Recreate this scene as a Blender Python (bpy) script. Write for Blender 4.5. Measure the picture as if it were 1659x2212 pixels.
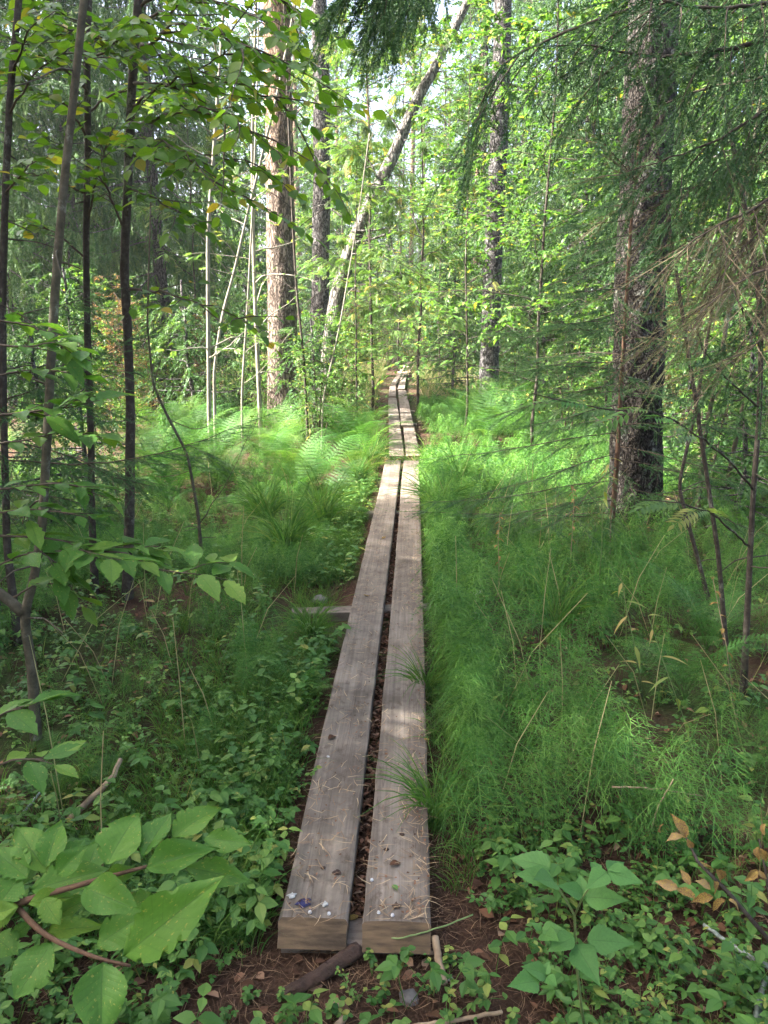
import bpy, math, random
import numpy as np
from mathutils import Vector, Matrix, Euler, noise

for o in list(bpy.data.objects):
    bpy.data.objects.remove(o, do_unlink=True)
sc = bpy.context.scene
COL = sc.collection
R = math.radians

# ------------------------------------------------------------------ camera
F, CX, CY, HOR = 1662.0, 829.5, 1106.0, 704.0      # a 26 mm lens on a 1659 x 2212 frame, horizon line
PITCH = math.atan((CY - HOR) / F)
CAM = Vector((0, 0, 1.7))
cam_data = bpy.data.cameras.new('camera')
cam_data.sensor_fit = 'VERTICAL'
cam_data.sensor_height = 34.6
cam_data.lens = F / 2212.0 * 34.6
cam_data.clip_start = 0.05
cam_data.clip_end = 1500
cam = bpy.data.objects.new('camera', cam_data)
cam.location = CAM
cam.rotation_euler = (math.pi / 2 - PITCH, 0, 0)
COL.objects.link(cam)
sc.camera = cam

# ------------------------------------------------------------------ sky, sun, exposure
SUN_AZ, SUN_EL = R(-93), R(43)                      # from the side, a little behind the viewer
SUN_DIR = Vector((math.sin(SUN_AZ) * math.cos(SUN_EL), math.cos(SUN_AZ) * math.cos(SUN_EL), math.sin(SUN_EL)))
world = bpy.data.worlds.new('World')
sc.world = world
world.use_nodes = True
wn = world.node_tree.nodes
sky = wn.new('ShaderNodeTexSky')
sky.sky_type = 'NISHITA'
sky.sun_disc = False
sky.sun_elevation = SUN_EL
sky.sun_rotation = SUN_AZ % (2 * math.pi)
sky.air_density = 0.8
sky.dust_density = 7.0
sky.ozone_density = 0.6
bgn = wn['Background']
bgn.inputs['Strength'].default_value = 0.15
world.node_tree.links.new(sky.outputs[0], bgn.inputs['Color'])
sun_data = bpy.data.lights.new('sun', 'SUN')
sun_data.energy = 5.0
sun_data.angle = R(0.53)
sun_data.color = (1.0, 0.955, 0.89)
sun = bpy.data.objects.new('sun', sun_data)
sun.rotation_euler = SUN_DIR.to_track_quat('Z', 'Y').to_euler()
COL.objects.link(sun)
vs = sc.view_settings
vs.view_transform = 'Standard'
vs.look = 'None'
vs.exposure = 3.0
vs.gamma = 1.0
vs.use_curve_mapping = False
sc.render.engine = 'CYCLES'
cy = sc.cycles
cy.max_bounces = 5
cy.diffuse_bounces = 3
cy.glossy_bounces = 2
cy.transmission_bounces = 3
cy.transparent_max_bounces = 4
cy.sample_clamp_indirect = 6.0
cy.use_adaptive_sampling = True
cy.adaptive_threshold = 0.02
cy.use_denoising = True
cy.caustics_reflective = False
cy.caustics_refractive = False

# ------------------------------------------------------------------ pixel helpers (photo seen at 1659 x 2212)
_Fw = Vector((0, math.cos(PITCH), -math.sin(PITCH)))
_Up = Vector((0, math.sin(PITCH), math.cos(PITCH)))
def ray(x, y):
    return _Fw + Vector((1, 0, 0)) * ((x - CX) / F) + _Up * (-(y - CY) / F)
def P(x, y, d):
    """the point seen at (x, y) that lies d metres ahead (world Y)"""
    r = ray(x, y)
    return CAM + r * (d / r.y)
def PD(x, y, d):
    """the point seen at (x, y) at depth d along the optical axis"""
    return CAM + ray(x, y) * d
def G(x, y, z=0.0):
    r = ray(x, y)
    return CAM + r * ((z - CAM.z) / r.z)

PLANK_TOP = 0.10
HAZE = 0.0007
# centre line of the walk, for keeping the ground clear
_pth = [G(768, 1980, .1), G(869, 995, .1), G(868, 858, .1), G(858, 832, .1), G(869, 806, .1)]
_py = np.array([p.y for p in _pth]); _px = np.array([p.x for p in _pth])
def path_x(y):
    return np.interp(y, _py, _px)

def _hash2(ix, iy, s):
    n = (ix * 374761393 + iy * 668265263 + s * 982451653) & 0x7fffffff
    n = ((n ^ (n >> 13)) * 1274126177) & 0x7fffffff
    return ((n ^ (n >> 16)) & 0xffff) / 65535.0
def vnoise(x, y, s=0):
    x = np.asarray(x, float); y = np.asarray(y, float)
    ix = np.floor(x).astype(np.int64); iy = np.floor(y).astype(np.int64)
    fx = x - ix; fy = y - iy
    fx = fx * fx * (3 - 2 * fx); fy = fy * fy * (3 - 2 * fy)
    a = _hash2(ix, iy, s); b = _hash2(ix + 1, iy, s); c = _hash2(ix, iy + 1, s); d = _hash2(ix + 1, iy + 1, s)
    return a + (b - a) * fx + (c - a) * fy + (a - b - c + d) * fx * fy
HOLLOWS = [(G(680, 1305, 0).x, G(680, 1305, 0).y, .3), (G(780, 1102, 0).x, G(780, 1102, 0).y, .25), (G(825, 900, 0).x, G(825, 900, 0).y, .8)]
def ground_z(x, y):
    x = np.asarray(x, float); y = np.asarray(y, float)
    h = (vnoise(x * .55, y * .55, 1) - .5) * .16 + (vnoise(x * 1.7, y * 1.7, 2) - .5) * .07 + (vnoise(x * 5, y * 5, 3) - .5) * .025
    w = np.clip((np.abs(x - path_x(y)) - .3) / .8, 0, 1)
    far = np.clip((y - 26) / 30, 0, 1)
    dip = sum(.055 * np.exp(-(((x - bx) / r) ** 2 + ((y - by) / r) ** 2)) for bx, by, r in HOLLOWS)
    return h * w * (y < 26) + h * w * (y >= 26) + far * far * 1.5 - dip
def gz(x, y):
    return float(ground_z(x, y))

# ------------------------------------------------------------------ mesh builder
class MB:
    def __init__(self):
        self.V, self.Fc, self.T, self.S, self.M, self.U = [], [], [], [], [], []
        self.n = 0
    def add(self, v, f, tint=0.0, smooth=False, mat=0, uv=None):
        v = np.asarray(v, np.float32).reshape(-1, 3); f = np.asarray(f, np.int32).reshape(-1, 3)
        m = len(f)
        self.V.append(v); self.Fc.append(f + self.n); self.n += len(v)
        self.T.append(np.broadcast_to(np.asarray(tint, np.float32), (m,)).copy())
        self.S.append(np.full(m, smooth, bool)); self.M.append(np.full(m, mat, np.int32))
        self.U.append(np.zeros((len(v), 2), np.float32) if uv is None else np.asarray(uv, np.float32))
    def tube(self, pts, rad, sides=6, tint=0.0, mat=0, bump=0.0, seed=0, cap=True, smooth=True):
        p = np.asarray([tuple(q) for q in pts], float); n = len(p)
        rad = np.broadcast_to(np.asarray(rad, float), (n,))
        t = np.gradient(p, axis=0); t /= np.linalg.norm(t, axis=1)[:, None] + 1e-9
        ref = np.array([1., 0, 0]) if abs(t[0][0]) < .9 else np.array([0, 1., 0])
        u = np.cross(t, ref); u /= np.linalg.norm(u, axis=1)[:, None] + 1e-9
        w = np.cross(t, u)
        a = np.linspace(0, 2 * math.pi, sides, endpoint=False)
        rr = rad[:, None] * np.ones((1, sides))
        if bump:
            ln = np.concatenate([[0], np.cumsum(np.linalg.norm(np.diff(p, axis=0), axis=1))])
            aa = np.broadcast_to(a[None, :], rr.shape); ll = np.broadcast_to(ln[:, None], rr.shape)
            k = max(3, sides // 3)
            nz = vnoise(np.cos(aa) * 2 + 9, ll * 2.2 + np.sin(aa) * 2, seed) - .5
            nz2 = vnoise(aa / (2 * math.pi) * sides * .5, ll * 9, seed + 5) - .5
            rr = rr * (1 + bump * (nz * 1.2 + nz2 * .9))
        v = p[:, None, :] + (np.cos(a)[None, :, None] * u[:, None, :] + np.sin(a)[None, :, None] * w[:, None, :]) * rr[:, :, None]
        v = v.reshape(-1, 3)
        i = np.arange(n - 1)[:, None] * sides; j = np.arange(sides)[None, :]; j2 = (j + 1) % sides
        A, B, C, D = (i + j).ravel(), (i + j2).ravel(), (i + sides + j2).ravel(), (i + sides + j).ravel()
        f = np.concatenate([np.stack([A, B, C], 1), np.stack([A, C, D], 1)])
        if cap:
            v = np.vstack([v, p[-1] + t[-1] * rad[-1] * .5, p[0]])
            k = n * sides
            e = np.arange(sides) + (n - 1) * sides; e2 = (np.arange(sides) + 1) % sides + (n - 1) * sides
            b = np.arange(sides); b2 = (np.arange(sides) + 1) % sides
            f = np.concatenate([f, np.stack([e, e2, np.full(sides, k)], 1), np.stack([b2, b, np.full(sides, k + 1)], 1)])
        self.add(v, f, tint, smooth, mat)
    def ribbon(self, pts, wid, nrm=None, tint=0.0, mat=0, smooth=True):
        p = np.asarray([tuple(q) for q in pts], float); n = len(p)
        wid = np.broadcast_to(np.asarray(wid, float), (n,))
        t = np.gradient(p, axis=0)
        if nrm is None:
            nrm = np.array([0, 0, 1.])
        s = np.cross(t, nrm); s /= np.linalg.norm(s, axis=1)[:, None] + 1e-9
        v = np.empty((2 * n, 3)); v[0::2] = p - s * wid[:, None] / 2; v[1::2] = p + s * wid[:, None] / 2
        k = np.arange(n - 1) * 2
        f = np.concatenate([np.stack([k, k + 1, k + 3], 1), np.stack([k, k + 3, k + 2], 1)])
        self.add(v, f, tint, smooth, mat)
    def inst(self, tpl, pos, mats, tint=None, mat=0, smooth=False):
        """bake a template (verts, tris[, uv][, face tint]) N times"""
        tv, tf = np.asarray(tpl[0], np.float32), np.asarray(tpl[1], np.int32)
        pos = np.asarray(pos, np.float32).reshape(-1, 3); N = len(pos)
        if N == 0:
            return
        v = np.einsum('nij,kj->nki', np.asarray(mats, np.float32), tv) + pos[:, None, :]
        f = tf[None] + (np.arange(N) * len(tv))[:, None, None]
        tt = np.zeros(N) if tint is None else np.asarray(tint)
        uv = np.tile(tpl[2], (N, 1)) if len(tpl) > 2 and tpl[2] is not None else None
        self.add(v.reshape(-1, 3), f.reshape(-1, 3), np.repeat(tt, len(tf)), smooth, mat, uv)
    def tpl(self):
        return np.concatenate(self.V), np.concatenate(self.Fc)
    def mesh(self, name, mats):
        me = bpy.data.meshes.new(name)
        V = np.concatenate(self.V); Fc = np.concatenate(self.Fc); m = len(Fc)
        me.vertices.add(len(V)); me.vertices.foreach_set('co', V.ravel())
        me.loops.add(3 * m); me.loops.foreach_set('vertex_index', Fc.ravel().astype(np.int32))
        me.polygons.add(m); me.polygons.foreach_set('loop_start', np.arange(0, 3 * m, 3, dtype=np.int32))
        me.polygons.foreach_set('use_smooth', np.concatenate(self.S))
        me.polygons.foreach_set('material_index', np.concatenate(self.M))
        at = me.attributes.new('tint', 'FLOAT', 'FACE'); at.data.foreach_set('value', np.concatenate(self.T))
        uv = me.uv_layers.new(name='UVMap'); U = np.concatenate(self.U)
        uv.data.foreach_set('uv', U[Fc.ravel()].ravel())
        for mt in (mats if isinstance(mats, (list, tuple)) else [mats]):
            me.materials.append(mt)
        me.update(calc_edges=True)
        return me
    def build(self, name, mats, parent=None, loc=None):
        o = bpy.data.objects.new(name, self.mesh(name, mats))
        COL.objects.link(o)
        if parent is not None:
            o.parent = parent
        if loc is not None:
            o.location = loc
        return o

def tag(o, label, cat, group=None, kind=None):
    o['label'] = label; o['category'] = cat
    if group: o['group'] = group
    if kind: o['kind'] = kind
    return o
def thing(name, loc, label, cat, group=None, rotz=0.0):
    o = bpy.data.objects.new(name, None)
    o.empty_display_size = .1
    COL.objects.link(o); o.location = loc; o.rotation_euler = (0, 0, rotz)
    return tag(o, label, cat, group)
def child(name, me, parent, loc=(0, 0, 0), rot=None, scl=None, M=None):
    o = bpy.data.objects.new(name, me); COL.objects.link(o); o.parent = parent
    if M is not None:
        o.matrix_local = M
    else:
        o.location = loc
        if rot is not None: o.rotation_euler = rot
        if scl is not None: o.scale = (scl, scl, scl) if not hasattr(scl, '__len__') else scl
    return o
def stuff(o):
    o['kind'] = 'stuff'
    return o

def frames(d, nrm, scale=1.0):
    d = np.asarray(d, float); nrm = np.asarray(nrm, float)
    x = d / (np.linalg.norm(d, axis=-1, keepdims=True) + 1e-9)
    y = np.cross(nrm, x); y /= np.linalg.norm(y, axis=-1, keepdims=True) + 1e-9
    z = np.cross(x, y)
    m = np.stack([x, y, z], axis=-1)
    return m * np.asarray(scale, float).reshape(-1, 1, 1)
def mat4(loc, d, nrm, s=1.0):
    m = frames(np.array([tuple(d)]), np.array([tuple(nrm)]), np.array([s]))[0]
    M = Matrix.Identity(4)
    for i in range(3):
        for j in range(3):
            M[i][j] = m[i][j]
    M.translation = Vector(loc)
    return M

# ------------------------------------------------------------------ materials
def new_mat(name):
    m = bpy.data.materials.new(name); m.use_nodes = True
    nt = m.node_tree; nt.nodes.clear()
    return m, nt, nt.nodes, nt.links
def ramp(N, stops, interp='LINEAR'):
    r = N.new('ShaderNodeValToRGB'); cr = r.color_ramp; cr.interpolation = interp
    while len(cr.elements) < len(stops):
        cr.elements.new(.5)
    for e, (p, c) in zip(cr.elements, stops):
        e.position = p; e.color = (*c, 1)
    return r
def mathn(N, L, op, a, b=None, clamp=False):
    n = N.new('ShaderNodeMath'); n.operation = op; n.use_clamp = clamp
    for i, q in enumerate((a, b)):
        if q is None: continue
        if isinstance(q, (int, float)): n.inputs[i].default_value = q
        else: L.new(q, n.inputs[i])
    return n.outputs[0]
def mixc(N, L, fac, a, b, mode='MIX'):
    n = N.new('ShaderNodeMix'); n.data_type = 'RGBA'; n.blend_type = mode
    for s, q in ((n.inputs[0], fac), (n.inputs[6], a), (n.inputs[7], b)):
        if isinstance(q, (int, float)): s.default_value = q
        elif isinstance(q, tuple): s.default_value = (*q, 1)
        else: L.new(q, s)
    return n.outputs[2]
def texn(N, L, vec, scale, detail=4, rough=.6, kind='noise', **kw):
    if kind == 'noise':
        n = N.new('ShaderNodeTexNoise'); n.inputs['Detail'].default_value = detail; n.inputs['Roughness'].default_value = rough
    else:
        n = N.new('ShaderNodeTexVoronoi'); n.feature = kw.get('feature', 'F1')
    n.inputs['Scale'].default_value = scale
    if vec is not None: L.new(vec, n.inputs['Vector'])
    return n.outputs[0] if kind == 'noise' or kw.get('feature') else n.outputs['Distance']
def coords(N, L, which='Object', scale=(1, 1, 1)):
    t = N.new('ShaderNodeTexCoord'); m = N.new('ShaderNodeMapping'); m.inputs['Scale'].default_value = scale
    L.new(t.outputs[which], m.inputs['Vector'])
    return m.outputs[0]

def leaf_mat(name, stops, trans=.4, rough=.45, spec=.35, veins=False, blotch=None, tshift=(1.12, 1.18, .55)):
    m, nt, N, L = new_mat(name)
    at = N.new('ShaderNodeAttribute'); at.attribute_name = 'tint'
    oi = N.new('ShaderNodeObjectInfo')
    f = mathn(N, L, 'FRACT', mathn(N, L, 'ADD', at.outputs['Fac'], oi.outputs['Random']))
    rp = ramp(N, stops); L.new(f, rp.inputs[0])
    col = rp.outputs[0]
    bump = None
    if veins:
        uv = N.new('ShaderNodeUVMap'); sp = N.new('ShaderNodeSeparateXYZ'); L.new(uv.outputs[0], sp.inputs[0])
        au = mathn(N, L, 'ABSOLUTE', sp.outputs[1])          # 0 at the midrib .. 1 at the margin
        mid = mathn(N, L, 'SUBTRACT', 1.0, mathn(N, L, 'MULTIPLY', au, 22.0), True)
        q = mathn(N, L, 'SUBTRACT', mathn(N, L, 'MULTIPLY', sp.outputs[0], 9.0), mathn(N, L, 'MULTIPLY', au, 2.2))
        w = mathn(N, L, 'ABSOLUTE', mathn(N, L, 'SUBTRACT', mathn(N, L, 'FRACT', q), .5))
        side = mathn(N, L, 'SUBTRACT', 1.0, mathn(N, L, 'MULTIPLY', w, 13.0), True)
        v = mathn(N, L, 'MAXIMUM', mid, mathn(N, L, 'MULTIPLY', side, .35))
        col = mixc(N, L, mathn(N, L, 'MULTIPLY', v, .55), col, (.045, .1, .025))
        bump = N.new('ShaderNodeBump'); bump.inputs['Strength'].default_value = .3; bump.inputs['Distance'].default_value = .0015
        hb = mathn(N, L, 'ADD', mathn(N, L, 'MULTIPLY', w, .8), mathn(N, L, 'MULTIPLY', v, -.5))
        L.new(hb, bump.inputs['Height'])
        c = coords(N, L)
        big = texn(N, L, c, 18, 3)
        col = mixc(N, L, .35, col, mixc(N, L, big, (.35, .42, .3), (1.5, 1.4, 1.2)), 'MULTIPLY')
    if blotch:
        c2 = coords(N, L)
        o2 = N.new('ShaderNodeVectorMath'); o2.operation = 'ADD'; L.new(c2, o2.inputs[0])
        cmb = N.new('ShaderNodeCombineXYZ'); L.new(mathn(N, L, 'MULTIPLY', oi.outputs['Random'], 37.0), cmb.inputs[0]); L.new(cmb.outputs[0], o2.inputs[1])
        nz = texn(N, L, o2.outputs[0], blotch[1], 5, .65)
        r2 = ramp(N, [(blotch[2], (0, 0, 0)), (blotch[2] + .09, (1, 1, 1))]); L.new(nz, r2.inputs[0])
        col = mixc(N, L, r2.outputs[0], col, blotch[0])
    p = N.new('ShaderNodeBsdfPrincipled'); p.inputs['Roughness'].default_value = rough
    p.inputs['Specular IOR Level'].default_value = spec
    L.new(col, p.inputs['Base Color'])
    tr = N.new('ShaderNodeBsdfTranslucent')
    L.new(mixc(N, L, 1.0, col, tshift, 'MULTIPLY'), tr.inputs['Color'])
    if bump: L.new(bump.outputs[0], p.inputs['Normal'])
    mx = N.new('ShaderNodeMixShader'); mx.inputs[0].default_value = trans
    L.new(p.outputs[0], mx.inputs[1]); L.new(tr.outputs[0], mx.inputs[2])
    out = N.new('ShaderNodeOutputMaterial'); L.new(mx.outputs[0], out.inputs[0])
    return m

def bark_mat(name, dark, mid, light, scale=9, stretch=.3, lichen=None, lichen_amt=.55, upper=None, upper_z=3.0, bump=1.0, cracks=True, dist=.03):
    m, nt, N, L = new_mat(name)
    c = coords(N, L, 'Object', (1, 1, stretch))
    nz = texn(N, L, c, scale * .7, 6, .65)
    warp = N.new('ShaderNodeVectorMath'); warp.operation = 'MULTIPLY_ADD'
    nc = N.new('ShaderNodeTexNoise'); nc.inputs['Scale'].default_value = scale * 1.3; nc.inputs['Detail'].default_value = 3; L.new(c, nc.inputs['Vector'])
    L.new(nc.outputs['Color'], warp.inputs[0]); warp.inputs[1].default_value = (.12, .12, .12); L.new(c, warp.inputs[2])
    vo = N.new('ShaderNodeTexVoronoi'); vo.feature = 'DISTANCE_TO_EDGE'; vo.inputs['Scale'].default_value = scale; L.new(warp.outputs[0], vo.inputs['Vector'])
    cr = ramp(N, [(0.0, (0, 0, 0)), (.16, (.75, .75, .75)), (.4, (1, 1, 1))]); L.new(vo.outputs['Distance'], cr.inputs[0])
    fine = texn(N, L, coords(N, L, 'Object', (1, 1, .5)), 60, 4, .7)
    rp = ramp(N, [(.25, dark), (.5, mid), (.75, light)]); L.new(mathn(N, L, 'ADD', mathn(N, L, 'MULTIPLY', nz, .65), mathn(N, L, 'MULTIPLY', fine, .35)), rp.inputs[0])
    col = rp.outputs[0]
    if upper:
        sp = N.new('ShaderNodeSeparateXYZ'); t = N.new('ShaderNodeTexCoord'); L.new(t.outputs['Object'], sp.inputs[0])
        zf = mathn(N, L, 'MULTIPLY', mathn(N, L, 'ADD', mathn(N, L, 'SUBTRACT', sp.outputs[2], upper_z), mathn(N, L, 'MULTIPLY', nz, 1.4)), .45, True)
        col = mixc(N, L, zf, col, mixc(N, L, fine, upper[0], upper[1]))
    if lichen:
        ln = texn(N, L, coords(N, L, 'Object', (1, 1, .7)), 7, 8, .75)
        lr = ramp(N, [(lichen_amt, (0, 0, 0)), (lichen_amt + .08, (1, 1, 1))]); L.new(ln, lr.inputs[0])
        col = mixc(N, L, mathn(N, L, 'MULTIPLY', lr.outputs[0], .8), col, lichen)
    if cracks:
        col = mixc(N, L, mathn(N, L, 'SUBTRACT', 1.0, cr.outputs[0]), col, tuple(q * .45 for q in dark))
    p = N.new('ShaderNodeBsdfPrincipled'); p.inputs['Roughness'].default_value = .9; p.inputs['Specular IOR Level'].default_value = .15
    L.new(col, p.inputs['Base Color'])
    h = mathn(N, L, 'ADD', mathn(N, L, 'MULTIPLY', cr.outputs[0], .8 if cracks else .1), mathn(N, L, 'MULTIPLY', fine, .35))
    b = N.new('ShaderNodeBump'); b.inputs['Strength'].default_value = bump; b.inputs['Distance'].default_value = dist
    L.new(h, b.inputs['Height']); L.new(b.outputs[0], p.inputs['Normal'])
    out = N.new('ShaderNodeOutputMaterial'); L.new(p.outputs[0], out.inputs[0])
    return m

def plain_mat(name, c1, c2, scale=20, rough=.8, spec=.2, bump=.3, dist=.003, rand=0.0):
    m, nt, N, L = new_mat(name)
    c = coords(N, L)
    nz = texn(N, L, c, scale, 6, .65)
    f = nz
    if rand:
        oi = N.new('ShaderNodeObjectInfo'); at = N.new('ShaderNodeAttribute'); at.attribute_name = 'tint'
        f = mathn(N, L, 'ADD', mathn(N, L, 'MULTIPLY', nz, 1 - rand), mathn(N, L, 'MULTIPLY', mathn(N, L, 'FRACT', mathn(N, L, 'ADD', oi.outputs['Random'], at.outputs['Fac'])), rand))
    rp = ramp(N, [(.25, c1), (.75, c2)]); L.new(f, rp.inputs[0])
    p = N.new('ShaderNodeBsdfPrincipled'); p.inputs['Roughness'].default_value = rough; p.inputs['Specular IOR Level'].default_value = spec
    L.new(rp.outputs[0], p.inputs['Base Color'])
    b = N.new('ShaderNodeBump'); b.inputs['Strength'].default_value = bump; b.inputs['Distance'].default_value = dist
    L.new(nz, b.inputs['Height']); L.new(b.outputs[0], p.inputs['Normal'])
    out = N.new('ShaderNodeOutputMaterial'); L.new(p.outputs[0], out.inputs[0])
    return m

MT = {}
MT['horsetail'] = leaf_mat('horsetail', [(0, (.036, .11, .024)), (.45, (.072, .187, .036)), (1, (.145, .275, .06))], .35, .55, .2)
MT['grass'] = leaf_mat('grass', [(0, (.05, .13, .03)), (.6, (.09, .2, .04)), (1, (.17, .24, .06))], .35, .45, .3)
MT['dry_grass'] = leaf_mat('dry_grass', [(0, (.28, .25, .12)), (.5, (.4, .34, .18)), (1, (.2, .24, .09))], .3, .6, .2, tshift=(1.1, 1, .7))
MT['fern'] = leaf_mat('fern', [(0, (.038, .12, .026)), (.6, (.068, .175, .034)), (1, (.12, .22, .042))], .4, .5, .25)
MT['herb'] = leaf_mat('herb', [(0, (.04, .115, .022)), (.6, (.075, .175, .032)), (.9, (.13, .23, .045)), (1, (.26, .26, .06))], .35, .5, .3)
MT['cherry'] = leaf_mat('cherry_leaf', [(0, (.07, .175, .032)), (.7, (.1, .22, .038)), (1, (.16, .27, .045))], .4, .45, .2, veins=True, blotch=((.3, .3, .07), 15, .6))
MT['alder'] = leaf_mat('alder_leaf', [(0, (.075, .17, .022)), (.6, (.12, .24, .028)), (.9, (.19, .29, .035)), (1, (.4, .3, .05))], .55, .4, .35, veins=True)
MT['lush'] = leaf_mat('lush_leaf', [(0, (.06, .15, .03)), (.55, (.1, .21, .042)), (.94, (.16, .26, .06)), (1, (.4, .32, .06))], .45, .4, .35)
MT['rowan'] = leaf_mat('rowan_leaf', [(0, (.07, .15, .04)), (.7, (.13, .22, .06)), (.92, (.2, .26, .08)), (1, (.38, .28, .06))], .45, .42, .35)
MT['withered'] = leaf_mat('withered_leaf', [(0, (.1, .055, .032)), (.5, (.17, .1, .06)), (1, (.24, .17, .11))], .2, .7, .15, blotch=((.42, .32, .05), 40, .5), tshift=(1, .8, .5))
MT['litter'] = leaf_mat('litter_leaf', [(0, (.05, .026, .016)), (.4, (.12, .06, .032)), (.75, (.2, .1, .06)), (1, (.3, .2, .13))], .1, .75, .15, tshift=(1, .8, .5))
MT['needle_litter'] = leaf_mat('needle_litter', [(0, (.055, .032, .02)), (.6, (.12, .068, .038)), (1, (.25, .165, .095))], .05, .7, .15, tshift=(1, .8, .5))
MT['needle_pale'] = leaf_mat('needle_pale', [(0, (.14, .085, .05)), (.5, (.28, .19, .11)), (1, (.42, .32, .2))], .05, .7, .15, tshift=(1, .8, .5))
MT['spruce'] = leaf_mat('spruce_needles', [(0, (.03, .085, .028)), (.6, (.05, .12, .036)), (1, (.09, .17, .045))], .18, .5, .3)
MT['spruce_far'] = leaf_mat('spruce_sprays', [(0, (.04, .095, .032)), (.6, (.062, .135, .042)), (1, (.11, .19, .05))], .3, .55, .25)
MT['spruce_dead'] = leaf_mat('spruce_dead_twigs', [(0, (.12, .09, .06)), (.5, (.2, .165, .1)), (1, (.12, .15, .06))], .1, .7, .15)
MT['pine'] = leaf_mat('pine_needles', [(0, (.04, .09, .04)), (1, (.07, .13, .05))], .2, .5, .3)
MT['bark_pine'] = bark_mat('pine_bark', (.1, .075, .06), (.23, .18, .145), (.38, .32, .26), 19, .3, lichen=(.33, .33, .29), lichen_amt=.62, upper=((.24, .145, .09), (.38, .26, .175)), upper_z=3.9)
MT['bark_spruce'] = bark_mat('spruce_bark', (.06, .055, .055), (.15, .14, .135), (.27, .255, .24), 17, .5, lichen=(.3, .31, .28), lichen_amt=.57)
MT['bark_big'] = bark_mat('rough_bark', (.03, .026, .023), (.085, .074, .064), (.17, .15, .132), 24, .45, lichen=(.36, .38, .33), lichen_amt=.545, bump=1.0, dist=.05)
MT['bark_dead'] = bark_mat('bleached_bark', (.11, .1, .09), (.24, .225, .2), (.4, .38, .345), 14, .3, lichen=(.45, .46, .42), lichen_amt=.55)
MT['bark_thin'] = bark_mat('alder_bark', (.018, .014, .011), (.055, .045, .036), (.13, .115, .095), 34, 1.2, lichen=(.22, .22, .18), lichen_amt=.57, cracks=False, dist=.006)
MT['bark_cherry'] = bark_mat('bird_cherry_bark', (.03, .026, .018), (.085, .075, .052), (.16, .145, .105), 26, 1.4, lichen=(.26, .28, .22), lichen_amt=.56, cracks=False, dist=.005)
MT['bark_pale'] = bark_mat('rowan_bark', (.1, .09, .07), (.22, .2, .16), (.36, .335, .28), 26, .8, cracks=False, dist=.006)
MT['twig'] = plain_mat('twig', (.04, .03, .022), (.11, .085, .06), 40)
MT['twig_red'] = plain_mat('reddish_twig', (.06, .032, .02), (.14, .085, .052), 60)
MT['stem_green'] = plain_mat('green_stem', (.09, .15, .05), (.2, .26, .1), 40, .5)
MT['stick'] = plain_mat('dead_stick', (.16, .11, .07), (.36, .27, .18), 30)
MT['root'] = plain_mat('dark_root', (.02, .012, .009), (.08, .045, .03), 22, .7, .3, .9, .02)
MT['nail'] = plain_mat('nail_head', (.3, .3, .3), (.6, .6, .62), 40, .35, .6)
MT['blue'] = plain_mat('blue_paint', (.015, .016, .05), (.03, .03, .11), 90, .5)
MT['white_spot'] = plain_mat('bird_lime', (.2, .2, .19), (.5, .5, .48), 90, .8)
MT['lichen'] = plain_mat('lichen', (.05, .045, .04), (.36, .42, .37), 60, .95, .1, 1, .01)
MT['stone'] = plain_mat('stone', (.06, .055, .05), (.2, .185, .17), 14, .9, .15, 1, .01)
MT['mushroom'] = plain_mat('mushroom', (.5, .46, .36), (.68, .64, .55), 30, .6)

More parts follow.
